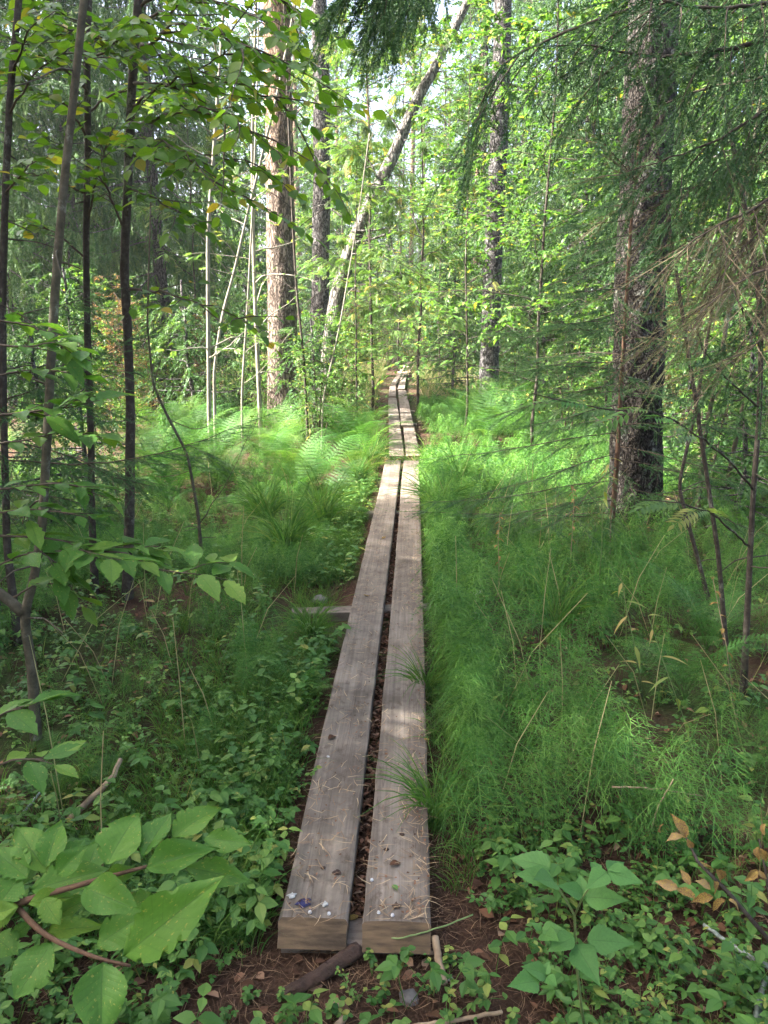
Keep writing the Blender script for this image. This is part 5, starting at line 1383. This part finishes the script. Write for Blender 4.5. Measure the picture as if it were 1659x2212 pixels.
k = (np.abs(x - path_x(y)) > .3) | (np.abs(x - path_x(y)) < .03) | (y < 1.8); x, y = x[k], y[k]
litter('dead_leaves', x, y, leaf_tpl(4, 1, .55, 1.8, .45, .35, .3), .042, 'litter', 'brown dead leaves scattered over the forest floor', 'dead leaves', lambda a, b: ground_z(a, b) + rgz.uniform(.004, .02, len(a)), .4)
# litter packed in the slot between the planks
y = rgz.uniform(1.75, 9, 2600); x = path_x(y) + rgz.uniform(-.04, .04, len(y))
litter('slot_litter', x, y, leaf_tpl(3, 1, .4, 1.8, .45, .3, .3), .03, 'litter', 'dark litter packed in the slot between the two planks', 'litter', lambda a, b: rgz.uniform(.004, .035, len(a)), .5)
# needles and crumbs lying on the planks
px_, py_ = [], []
for (o, near, dv, w), n in zip(PLANKS, (620, 1000, 80, 40, 80, 10, 10, 10)):
    L_ = o.dimensions[1] if o.dimensions[1] > .5 else 3
    s = rgz.random(n) ** 1.4 * 6.6 if n > 200 else rgz.random(n) * 4
    off = rgz.uniform(-.46, .46, n) * w
    if n == 1000: off = np.where(rgz.random(n) < .55, .46 - np.abs(rgz.normal(size=n)) * .2, off / w) * w
    off = np.clip(off, -.47 * w, .47 * w)
    px_.append(near.x + dv.x * s + dv.y * off); py_.append(near.y + dv.y * s - dv.x * off)
x, y = np.concatenate(px_), np.concatenate(py_)
litter('plank_needles', x, y, NEEDLE_P, .048, 'needle_pale', 'pale dry needles strewn on the planks', 'needles', lambda a, b: np.full(len(a), PLANK_TOP + .0045), .03)
x, y = x[::3] + rgz.normal(size=len(x[::3])) * .01, y[::3] + .03
litter('bark_crumbs', x, y, SMALL_LEAF, .012, 'litter', 'brown bark crumbs and seed scales on the planks', 'litter', lambda a, b: np.full(len(a), PLANK_TOP + .005), .15)

m = MB()
for k in range(150):
    y = rgz.uniform(2.0, 8); x = path_x(y) + (rgz.uniform(.4, .6 * y + .3) if k % 3 else -rgz.uniform(.5, .6 * y)); h = rgz.uniform(.25, .6); a = rgz.uniform(0, 6.28); l = rgz.uniform(.1, .9)
    z = gz(x, y); q = np.array([(x, y, z), (x + math.cos(a) * l * h * .4, y + math.sin(a) * l * h * .4, z + h * .6), (x + math.cos(a) * l * h, y + math.sin(a) * l * h, z + h)])
    m.tube(q, [.0022, .002, .0012], 4, tint=rgz.random(), cap=False)
tag(m.build('dry_stalks', MT['dry_grass']), 'pale dry stalks leaning through the horsetail', 'stalks', kind='stuff')

# ================================================================== FERNS
def frond_mesh(seed, L=.85, rise=.75, width=.3):
    rg = np.random.default_rng(seed); m = MB()
    n = 24; t = np.linspace(0, 1, n)
    xs_ = L * (.22 * t + .42 * t ** 1.8); zs_ = L * rise * (t * 1.25 - .5 * t ** 2.6)
    ax = np.stack([xs_, np.zeros(n) + rg.normal() * .03 * t ** 2, zs_], 1)
    m.tube(ax, np.linspace(.0035, .001, n), 4, cap=False)
    tan = np.gradient(ax, axis=0); tan /= np.linalg.norm(tan, axis=1)[:, None]
    POS, DIR, NRM, SC = [], [], [], []
    for k in range(19):
        f = .2 + .79 * k / 18; c = np.array([np.interp(f, t, ax[:, j]) for j in range(3)]); d = np.array([np.interp(f, t, tan[:, j]) for j in range(3)])
        w = width * L / .85 * min(1, (f - .12) / .22) * (1 - ((f - .35) / .66) ** 2 * (f > .35)) ** .8 * .75 + .01
        side = np.array([0, 1., 0]); up = np.cross(d, side)
        for s in (-1, 1):
            pd = side * s + d * .35 + np.array([0, 0, -.12]); pd /= np.linalg.norm(pd)
            lw = w * rg.uniform(.88, 1.08)
            np_ = max(3, int(lw / .012))
            e = np.linspace(.04, 1, np_)
            nb = c + pd * (lw * e)[:, None] + np.stack([0 * e, 0 * e, -.10 * lw * e ** 2], 1)
            for j in range(np_):
                pl = (.0145 * (1 - .7 * e[j])) + .003
                for q in (-1, 1):
                    dd = d * q * .9 + pd * .55
                    POS.append(nb[j]); DIR.append(dd); NRM.append(-up + rg.normal(size=3) * .12); SC.append(pl)
    P4 = (np.array([(0, -.18, 0), (.55, -.25, 0), (1, 0, -.05), (.45, .28, 0)], np.float32), np.array([(0, 1, 2), (0, 2, 3)]))
    DIR = np.array(DIR); NRM = np.array(NRM)
    m.inst(P4, POS, frames(DIR, NRM, np.array(SC)), np.full(len(POS), rg.random() * .2))
    return m.mesh('frond', MT['fern'])
FR = [frond_mesh(s, L_, r) for s, L_, r in ((1, .85, .85), (2, .8, .7), (3, .9, 1.0), (4, .7, .6))]
rgf2 = random.Random(31)
ORD = ['first', 'second', 'third', 'fourth', 'fifth', 'sixth', 'seventh', 'eighth', 'ninth', 'tenth', 'eleventh', 'twelfth', 'thirteenth', 'fourteenth']
def fern(loc, s, label, group, n=None):
    t = thing('fern', loc, label, 'fern', group, rgf2.uniform(0, 6))
    n = n or rgf2.randint(6, 9)
    for k in range(n):
        child('frond', FR[rgf2.randrange(4)], t, (0, 0, 0), (rgf2.uniform(-.1, .1), rgf2.uniform(-.15, .15), k * 6.283 / n + rgf2.uniform(-.3, .3)), s * rgf2.uniform(.7, 1.1))
gl = []
for k in range(36):
    x, d = rgf2.uniform(290, 800), rgf2.uniform(7.2, 12.2)
    if x > 740 and d < 9: x -= 120
    gl.append((x, d))
gl.sort(key=lambda q: q[1])
for r_, row in enumerate(('front', 'middle', 'rear')):
    for k, (x, d) in enumerate(sorted(gl[r_ * 12:r_ * 12 + 12], key=lambda q: -q[0])):
        fern(at_px(x, d), rgf2.uniform(.85, 1.2), 'sunlit glade fern, %s from the planks in the %s row' % (ORD[k], row), 'ferns of the sunny glade')
cl = sorted((rgf2.uniform(985, 1230), rgf2.uniform(10.5, 14)) for k in range(13))
for k, (x, d) in enumerate(cl):
    fern(at_px(x, d), rgf2.uniform(.9, 1.35), 'vivid fern below the slim grey trunk, %s in its clump from the planks' % ORD[k], 'ferns of the tall clump')
for x, d, s, lab in ((520, 6.7, .75, 'fern with long arching fronds at the front of the glade'), (700, 6.9, .8, 'fern bending towards the planks beside a grass tussock'), (1185, 3.1, .42, 'low fern half sunk in the horsetail'),
                     (1130, 3.7, .45, 'small fern among horsetail beside the single mushroom'), (640, 3.25, .4, 'small pale fern overlapping the plank edge'), (60, 2.55, .4, 'dark little fern under the bird cherry stem'),
                     (1600, 4.0, .8, 'bluish fern under the thin grey stems'), (1560, 3.4, .6, 'drooping fern in front of the grey stems'), (180, 6.5, .8, 'shaded fern behind the two dark stems'), (1480, 9.5, .9, 'fern in shade beside the massive trunk')):
    fern(at_px(x, d), s, lab, None)

# ================================================================== GRASS TUSSOCKS
TU = [grass_tuft(120 + s, 110, .7, .008, .3) for s in range(3)]
for x, d, s, lab in ((600, 5.5, 1.0, 'long-bladed grass tussock in the open patch of the glade'), (690, 6.3, .9, 'arching grass tussock between glade and planks'), (560, 6.4, .9, 'grass tussock at the edge of the ferns'),
                     (800, 9.2, .9, 'sunlit yellow-green tussock spilling over the plank joint'), (770, 8.2, .8, 'grass tussock just before the plank joint'), (955, 6.6, .9, 'blue-green tussock beside the planks among horsetail'),
                     (1000, 7.6, 1.0, 'tall tussock beside the sunlit plank joint'), (930, 9.4, .7, 'small tussock leaning on the planks at the joint'), (655, 3.9, .55, 'small tussock by the exposed sleeper'),
                     (960, 2.35, .5, 'wispy tussock leaning over the plank near its sawn end'), (1230, 4.0, .7, 'dark tussock sunk in the horsetail'), (760, 11.5, .8, 'tussock by the far sleepers'), (930, 3.3, .45, 'thin tussock bending onto the plank')):
    p = at_px(x, d)
    o = child('blades', TU[rgf2.randrange(3)], thing('grass_tussock', p, lab, 'grass', 'grass tussocks', rgf2.uniform(0, 6)), (0, 0, -.01), None, s * 1.2)

# ================================================================== WEEDS, RASPBERRY, WITHERED SPRIG
RASP = [tpl_mesh(leaf_tpl(18, 4, .62, 1.5, .33, .2, c, .05, s, .02), 'leaf', MT['herb_big']) for s, c in ((3, .2), (4, .1))] if 'herb_big' in MT else None
MT['raspberry'] = leaf_mat('raspberry_leaf', [(0, (.06, .17, .045)), (1, (.1, .23, .06))], .35, .55, .25, veins=True)
RASP = [tpl_mesh(leaf_tpl(18, 4, .62, 1.5, .33, .2, c, .05, s, .02), 'leaf', MT['raspberry']) for s, c in ((3, .2), (4, .1))]
def crop3(x, y):
    return (2024 + x * .6028) * .5486, (2700 + y * .6028) * .5486
ra_d = 1.42
rb0 = G(*crop3(470, 2230)); rb = thing('raspberry_plant', Vector((rb0.x, rb0.y, 0)), 'young raspberry plant with three-part leaves in front of the horsetail', 'raspberry')
def pd3(x, y, d): return PD(*crop3(x, y), d) - rb.location
m = MB(); m.tube([Vector((0, 0, -.02)), pd3(440, 2100, 1.7), pd3(405, 1800, 1.58), pd3(395, 1500, 1.5), pd3(340, 1400, 1.46), pd3(270, 1290, 1.45)], np.linspace(.0035, .0018, 6), 7)
m.tube([pd3(395, 1500, 1.5), pd3(450, 1380, 1.46), pd3(540, 1250, 1.44), pd3(605, 1215, 1.43)], [.0022, .0018, .0015, .001], 6)
child('stem', m.mesh('stem', MT['stem_green']), rb)
for k, (bx, by, tx, ty, d, dt) in enumerate(((395, 1640, 215, 1720, 1.52, 1.5), (475, 1660, 790, 1672, 1.52, 1.5), (405, 1690, 555, 1935, 1.52, 1.44), (605, 1215, 855, 1280, 1.43, 1.41), (605, 1215, 480, 1310, 1.43, 1.39), (615, 1210, 725, 1140, 1.43, 1.46),
                                     (560, 1215, 495, 1130, 1.44, 1.47), (455, 1380, 745, 1390, 1.46, 1.44), (450, 1365, 300, 1290, 1.46, 1.45), (450, 1380, 430, 1220, 1.46, 1.5), (250, 1270, 20, 1210, 1.45, 1.44), (265, 1280, 140, 1250, 1.45, 1.4),
                                     (240, 1190, -30, 1100, 1.48, 1.5), (240, 1190, 60, 1090, 1.48, 1.52), (180, 1600, 330, 1580, 1.55, 1.53), (180, 1600, 110, 1540, 1.55, 1.56), (180, 1620, 280, 1640, 1.55, 1.5), (210, 1900, 280, 1960, 1.62, 1.58),
                                     (210, 1890, 70, 1820, 1.62, 1.6), (200, 1890, 230, 1790, 1.62, 1.64), (160, 1930, -20, 1940, 1.6, 1.56))):
    a, b = pd3(bx, by, d), pd3(tx, ty, dt); dv = b - a
    to = (CAM - rb.location - (a + b) / 2).normalized()
    child('leaf', RASP[k % 2], rb, M=mat4(a, dv, to * .6 + Vector((rgf2.uniform(-.3, .3), 0, .7)), dv.length) @ Matrix.Diagonal((1, 1.05, 1, 1)))
# the withered sprig
WITH = [tpl_mesh(leaf_tpl(8, 2, .5, 2, .5, .7, c, .08, s, .1), 'leaf', MT['withered']) for s, c in ((3, .5), (4, .3), (5, .7))]
ws0 = Vector((PD(*crop3(1300, 1900), 1.3).x + .35, 1.25, 0)); ws = thing('withered_shoot', ws0, 'withered shoot with curled brown and yellow leaves on a lichened twig', 'shoot')
def pd4(x, y, d): return PD(*crop3(x, y), d) - ws.location
m = MB(); m.tube([Vector((0, 0, 0)), pd4(1900, 2100, 1.3), pd4(1700, 1700, 1.2), pd4(1400, 1350, 1.15), pd4(1200, 1150, 1.15), pd4(1120, 980, 1.17)], [.006, .005, .004, .003, .0022, .0015], 7, bump=.3, seed=2)
m.tube([pd4(1700, 1700, 1.2), pd4(1650, 1250, 1.15), pd4(1600, 1000, 1.15)], [.003, .002, .0012], 6)
child('stem', m.mesh('stem', MT['bark_thin']), ws)
for k, (bx, by, tx, ty) in enumerate(((1120, 990, 1070, 830), (1120, 990, 960, 990), (960, 960, 920, 890), (1130, 1000, 1190, 1100), (1200, 1180, 1330, 1170), (1320, 1200, 1440, 1330), (1300, 1260, 1350, 1380), (1280, 1330, 1190, 1250), (1300, 1380, 1150, 1390),
                                (1180, 1390, 1060, 1290), (1150, 1300, 1080, 1180), (1400, 1400, 1510, 1440), (1380, 1400, 1250, 1460), (1070, 1320, 900, 1270), (1600, 1050, 1560, 1170), (1600, 1060, 1680, 1180), (1590, 1200, 1500, 1300), (1600, 1200, 1650, 1290), (1640, 900, 1600, 1000))):
    a, b = pd4(bx, by, 1.15), pd4(tx, ty, 1.15 + rgf2.uniform(-.012, .012)); dv = b - a
    child('leaf', WITH[k % 3], ws, M=mat4(a, dv, Vector((rgf2.uniform(-.8, .8), rgf2.uniform(-.9, .1), .7)), max(dv.length, .015) * .8))
# grey saplings by the frame edge with pinnate leaves
RL = tpl_mesh(compound_tpl(), 'leaf', MT['rowan'])
RLG = tpl_mesh(compound_tpl(6, .36, .15, .1, .15), 'leaf', MT['fern'])
gs, gsb, _ = near_tree('rowan_sapling', [(1605, 1500), (1618, 1250), (1628, 1050), (1640, 900), (1645, 700), (1630, 560), (1600, 400)], 3.5, .014, .007, 3.6, 'bark_thin', 'grey rowan sapling with drooping pinnate leaves at the frame edge', 'rowan', 66)
for k, (px, d) in enumerate((([(1628, 1060), (1560, 980), (1480, 920), (1400, 880), (1330, 890), (1250, 870), (1150, 850)], [3.5, 3.3, 3.1, 3.0, 2.9, 2.8, 2.8]), ([(1640, 880), (1570, 820), (1520, 760), (1500, 700)], [3.5, 3.3, 3.2, 3.2]),
                             ([(1620, 1180), (1540, 1110), (1470, 1085), (1380, 1080)], [3.5, 3.2, 3.0, 2.9]), ([(1645, 760), (1590, 640), (1560, 560)], [3.5, 3.4, 3.3]))):
    q = smooth_px(px, d, 20, gsb, 90 + k); m = MB(); m.tube(q, np.linspace(.0055, .002, 20), 6, bump=.1); b = child('branch', m.mesh('branch', MT['bark_thin']), gs)
    for j in range(8 if k == 0 else 5):
        i0 = 8 + (j * 11) // (8 if k == 0 else 5); dd = q[min(i0 + 1, 19)] - q[i0 - 1]; dd = dd / np.linalg.norm(dd)
        dv = dd * .8 + np.array([rgf2.uniform(-.6, .3), rgf2.uniform(-.5, .4), rgf2.uniform(-.35, .25)])
        child('leaf', RL if rgf2.random() < .6 else RLG, b, M=mat4(q[i0], dv, (rgf2.uniform(-.3, .3), -.3, 1), rgf2.uniform(.13, .19)))
for k, (px, d, lab) in enumerate((([(1575, 1480), (1552, 1200), (1530, 1050), (1515, 950)], 3.7, 'slim dark stem leaning beside the grey rowan sapling'), ([(1540, 1330), (1500, 1180), (1465, 1050), (1500, 900), (1520, 780)], 4.4, 'thin bare stem between the massive trunk and the grey sapling'),
                                  ([(1500, 1180), (1520, 950), (1560, 760), (1590, 560)], 6.5, 'pale mottled stem standing back from the grey sapling'), ([(1560, 1100), (1600, 900), (1640, 760), (1659, 640)], 6.8, 'whitish slanting stem near the frame edge'))):
    t, b, _ = near_tree('bare_sapling', px, d, .012 if k < 2 else .022, .007, 2.4 if k < 2 else 4.5, 'bark_thin' if k < 2 else 'bark_cherry', lab, 'sapling', 67 + k)
# willowherb stalks going yellow
WL = tpl_mesh(leaf_tpl(8, 1, .2, 1.5, .4, .2, .4), 'leaf', MT['yellow_weed']) if 'yellow_weed' in MT else None
MT['weed'] = leaf_mat('willowherb_leaf', [(0, (.14, .22, .05)), (.6, (.24, .27, .07)), (1, (.36, .26, .1))], .4, .5, .25)
WL = tpl_mesh(leaf_tpl(8, 1, .2, 1.5, .4, .2, .4), 'leaf', MT['weed'])
for k, (px, d, lab) in enumerate((([(1392, 1520), (1372, 1400), (1350, 1300), (1340, 1240)], 3.3, 'yellowing willowherb stalk with narrow leaves amid the horsetail'), ([(1300, 1180), (1302, 1080), (1308, 1030), (1318, 990)], 4.6, 'willowherb with pale narrow leaves under the spindly spruce'),
                                  ([(1520, 1700), (1480, 1560), (1430, 1420), (1400, 1330)], 2.9, 'long leaning willowherb stalk with pinkish tip'), ([(670, 960), (668, 900), (665, 870)], 8.6, 'straw-coloured withered stalk at the glade edge'),
                                  ([(1078, 1230), (1076, 1160), (1080, 1110)], 4.6, 'rust-brown seed stalk standing in the horsetail'), ([(1590, 1560), (1570, 1400), (1540, 1250)], 3.2, 'browned weed stalk below the grey sapling'), ([(1235, 1170), (1240, 1090), (1236, 1050)], 4.9, 'brown withered stalk beside the pale willowherb'))):
    pts = np.array([tuple(P(x, y, d)) for x, y in px]); g0 = pts[0].copy(); g0[2] = 0; base = Vector(g0)
    t = thing('willowherb', base, lab, 'weed', 'tall weeds'); q = np.vstack([g0, pts]) - g0
    m = MB(); m.tube(q, np.linspace(.003, .0012, len(q)), 6); child('stem', m.mesh('stem', MT['stem_green'] if k in (0, 1, 2) else MT['stick']), t)
    ln = np.linspace(.35, 1, 9 if k < 4 else 12)
    for j, f in enumerate(ln):
        i_ = f * (len(q) - 1); i0 = min(int(i_), len(q) - 2); p = q[i0] + (q[i0 + 1] - q[i0]) * (i_ - i0); a = j * 2.4
        child('leaf', WL if k < 4 else WITH[j % 3], t, M=mat4(p, (math.cos(a), math.sin(a), rgf2.uniform(-.7, .3)), (0, 0, 1), rgf2.uniform(.06, .11) if k < 4 else .035))

# ================================================================== SMALL THINGS ON THE GROUND
def stick_thing(name, pts, r0, r1, mat, label, cat, seed=0, bump=.2, sides=9):
    base = Vector(pts[0]); q = np.array([tuple(Vector(p) - base) for p in pts]); ln = np.concatenate([[0], np.cumsum(np.linalg.norm(np.diff(q, axis=0), axis=1))]); n = 18
    t = np.linspace(0, ln[-1], n); q2 = np.stack([np.interp(t, ln, q[:, k]) for k in range(3)], 1); rg = np.random.default_rng(seed); q2[1:-1] += rg.normal(size=(n - 2, 3)) * ln[-1] / n * .07
    m = MB(); m.tube(q2, np.linspace(r0, r1, n), sides, bump=bump, seed=seed)
    return tag(m.build(name, MT[mat], None, base), label, cat)
def g2(x, y, z): return G(*crop2(x, y), z)
stick_thing('dark_root', [g2(170, 2030, .0), g2(300, 1960, .02), g2(430, 1890, .025), g2(560, 1800, .03), g2(680, 1720, .035)], .012, .022, 'root', 'dark gnarled root lying across the litter before the plank ends', 'root', 3, .5, 14)
stick_thing('stick', [g2(1180, 1640, .06), g2(1205, 1790, .03), g2(1245, 1945, .012)], .011, .010, 'stick', 'short pale stick leaning against the plank end', 'stick', 4)
stick_thing('stick', [g2(1000, 2230, .012), g2(1280, 2190, .02), g2(1620, 2130, .03)], .006, .005, 'stick', 'thin straw-coloured stick at the bottom edge', 'stick', 5)
stick_thing('stick', [g2(780, 1660, .05), g2(1000, 1645, .075), g2(1250, 1570, .085), g2(1430, 1495, .09)], .0025, .002, 'stem_green', 'green stalk fallen across the plank end', 'stalk', 6, .05)
stick_thing('stick', [g2(520, 2260, .01), g2(600, 2150, .015)], .012, .008, 'stick', 'stub of a broken brown branch in the litter', 'stick', 7)
def g1(x, y, z): return G(*crop1(x, y), z)
stick_thing('fallen_branch', [g1(450, 880, .03), g1(560, 770, .06), g1(680, 660, .1), g1(740, 590, .12), g1(790, 480, .15)], .012, .008, 'stick', 'fallen pale branch in the dark hollow behind the shoot leaves', 'branch', 8)
stick_thing('lichen_twig', [g1(80, 920, .05), g1(160, 820, .06), g1(260, 700, .08)], .006, .004, 'lichen', 'lichen-crusted twig on the dark floor beside the bird cherry', 'twig', 9, .6)
def g3(x, y, z): return G(*crop3(x, y), z)
stick_thing('lichen_branch', [g3(1240, 1560, .06), g3(1400, 1680, .07), g3(1560, 1790, .08), g3(1700, 1850, .08)], .006, .008, 'lichen', 'grey lichen-covered branch on red soil at the edge', 'branch', 10, .6)
stick_thing('lichen_branch', [g3(1580, 2230, .02), g3(1600, 2050, .04), g3(1640, 1900, .06)], .009, .006, 'lichen', 'upright lichen-covered stub at the bottom corner', 'branch', 11, .6)
stick_thing('dry_twig', [g3(900, 930, .12), g3(940, 790, .2), g3(1040, 610, .28)], .003, .002, 'stick', 'thin dry twig arched over the horsetail', 'twig', 12)
stick_thing('dry_twig', [g3(640, 660, .22), g3(830, 665, .24), g3(1050, 690, .22), g3(1230, 720, .16)], .0035, .002, 'stick', 'long dry twig lying level on the horsetail', 'twig', 13)
# stones
def lump(name, p, r, mat, label, cat, seed, flat=.6):
    rg = random.Random(seed); m = MB(); V, fc = [], []
    nu, nv = 14, 9
    for a in range(nv + 1):
        th = math.pi * a / nv
        for b in range(nu):
            ph = 2 * math.pi * b / nu
            v = Vector((math.sin(th) * math.cos(ph), math.sin(th) * math.sin(ph), math.cos(th)))
            k = 1 + .35 * noise.noise(v * 1.5 + Vector((seed, 0, 0))) + .12 * noise.noise(v * 5 + Vector((0, seed, 0)))
            V.append((v.x * r * k, v.y * r * k * .8, v.z * r * k * flat))
    for a in range(nv):
        for b in range(nu):
            b2 = (b + 1) % nu; i0, i1, i2, i3 = a * nu + b, a * nu + b2, (a + 1) * nu + b2, (a + 1) * nu + b
            fc += [(i0, i3, i2), (i0, i2, i1)]
    m.add(V, fc, 0, True)
    return tag(m.build(name, MT[mat], None, p), label, cat)
lump('stone', g2(1010, 2040, .005), .028, 'stone', 'grey crumbly stone in the litter before the planks', 'stone', 3)
lump('stone', G(690, 1297, .0), .05, 'stone', 'small grey stone behind the exposed sleeper', 'stone', 4)
lump('lichen_clump', g2(1280, 1915, .01), .009, 'lichen', 'tiny pale lichen clump by the short stick', 'lichen', 5)
# the mushroom
mp_ = G(1028, 1283, .16); mt_ = thing('mushroom', Vector((mp_.x, mp_.y, 0)), 'single pale mushroom cap standing in the horsetail', 'mushroom')
m = MB(); prof = [(0, .02), (.012, .0185), (.024, .012), (.032, .002), (.03, -.003), (.005, .002)]
V, fc = [], []
for a, (r, z) in enumerate(prof):
    for b in range(14): V.append((r * math.cos(b * .4488), r * math.sin(b * .4488), .17 + z))
for a in range(len(prof) - 1):
    for b in range(14):
        b2 = (b + 1) % 14; i0, i1, i2, i3 = a * 14 + b, a * 14 + b2, (a + 1) * 14 + b2, (a + 1) * 14 + b
        fc += [(i0, i3, i2), (i0, i2, i1)]
m.add(V, fc, 0, True); child('cap', m.mesh('cap', MT['mushroom']), mt_)
m = MB(); m.tube([(0, 0, -.01), (.004, 0, .09), (0, 0, .175)], [.006, .005, .005], 9); child('stem', m.mesh('stem', MT['mushroom']), mt_)
# leaves lying on the planks and the litter
FALL = [tpl_mesh(leaf_tpl(8, 2, .62, 2, .5, .3, c, .03, s, .04), 'fallen_leaf', MT[mk]) for s, c, mk in ((1, .15, 'litter'), (2, -.2, 'withered'), (3, .1, 'raspberry'))]
for k, (p, L_, i_, lab) in enumerate((
        (on_plank(*crop2(485, 355), .004), .045, 0, 'rust-brown dry leaf on the plank'), (on_plank(*crop2(935, 1345), .003), .03, 2, 'small round green leaf on the plank'), (on_plank(*crop2(1112, 350), .004), .03, 1, 'pale curled leaf at the plank edge'),
        (on_plank(*crop2(885, 1180), .004), .04, 0, 'brown leaf under the grass blades on the plank'), (on_plank(*crop2(410, 548), .003), .02, 1, 'tiny tan leaf scale on the plank'), (on_plank(*crop2(860, 458), .003), .02, 0, 'small orange-brown flake on the plank'),
        (on_plank(797, 1289, .003), .035, 1, 'pale leaf on the plank level with the sleeper'), (on_plank(825, 1165, .003), .045, 1, 'pale dry leaf where the plank narrows'), (on_plank(880, 1465, .003), .05, 0, 'brown leaf lying on the sunny plank half way'),
        (g2(465, 2110, .02), .055, 0, 'large reddish leaf on the litter in front of the planks'), (g2(140, 2130, .02), .05, 0, 'reddish leaf beside the dark root'), (g2(680, 1500, .03), .04, 1, 'tan leaf stuck in the slot between the planks'), (G(232, 1437, .05), .06, 1, 'greyish pink fallen leaf on the herbs'), (G(335, 1300, .2), .06, 1, 'brown curled leaf caught on the horsetail'))):
    o = bpy.data.objects.new('fallen_leaf', FALL[i_]); COL.objects.link(o)
    a = rgf2.uniform(0, 6.28); o.matrix_world = mat4(p, (math.cos(a), math.sin(a), .02), (rgf2.uniform(-.1, .1), rgf2.uniform(-.1, .1), 1), L_)
    tag(o, lab, 'leaf', 'fallen leaves')

# ================================================================== THE BRIGHT, HAZY AIR
hz = MB()
x0, x1, y0, y1, z0_, z1_ = -300, 300, -80, 440, -1.6, 26
hv = [(x0, y0, z0_), (x1, y0, z0_), (x1, y1, z0_), (x0, y1, z0_), (x0, y0, z1_), (x1, y0, z1_), (x1, y1, z1_), (x0, y1, z1_)]
hz.add(hv, [(0, 2, 1), (0, 3, 2), (4, 5, 6), (4, 6, 7), (0, 1, 5), (0, 5, 4), (1, 2, 6), (1, 6, 5), (2, 3, 7), (2, 7, 6), (3, 0, 4), (3, 4, 7)])
hm = bpy.data.materials.new('haze'); hm.use_nodes = True; hm.node_tree.nodes.clear()
pv = hm.node_tree.nodes.new('ShaderNodeVolumePrincipled'); pv.inputs['Color'].default_value = (.93, .96, 1, 1); pv.inputs['Density'].default_value = HAZE; pv.inputs['Anisotropy'].default_value = .2
ho = hm.node_tree.nodes.new('ShaderNodeOutputMaterial'); hm.node_tree.links.new(pv.outputs[0], ho.inputs['Volume'])
haze = hz.build('haze', hm)
haze['kind'] = 'stuff'; haze['label'] = 'thin pale haze filling the air of the wood'; haze['category'] = 'haze'
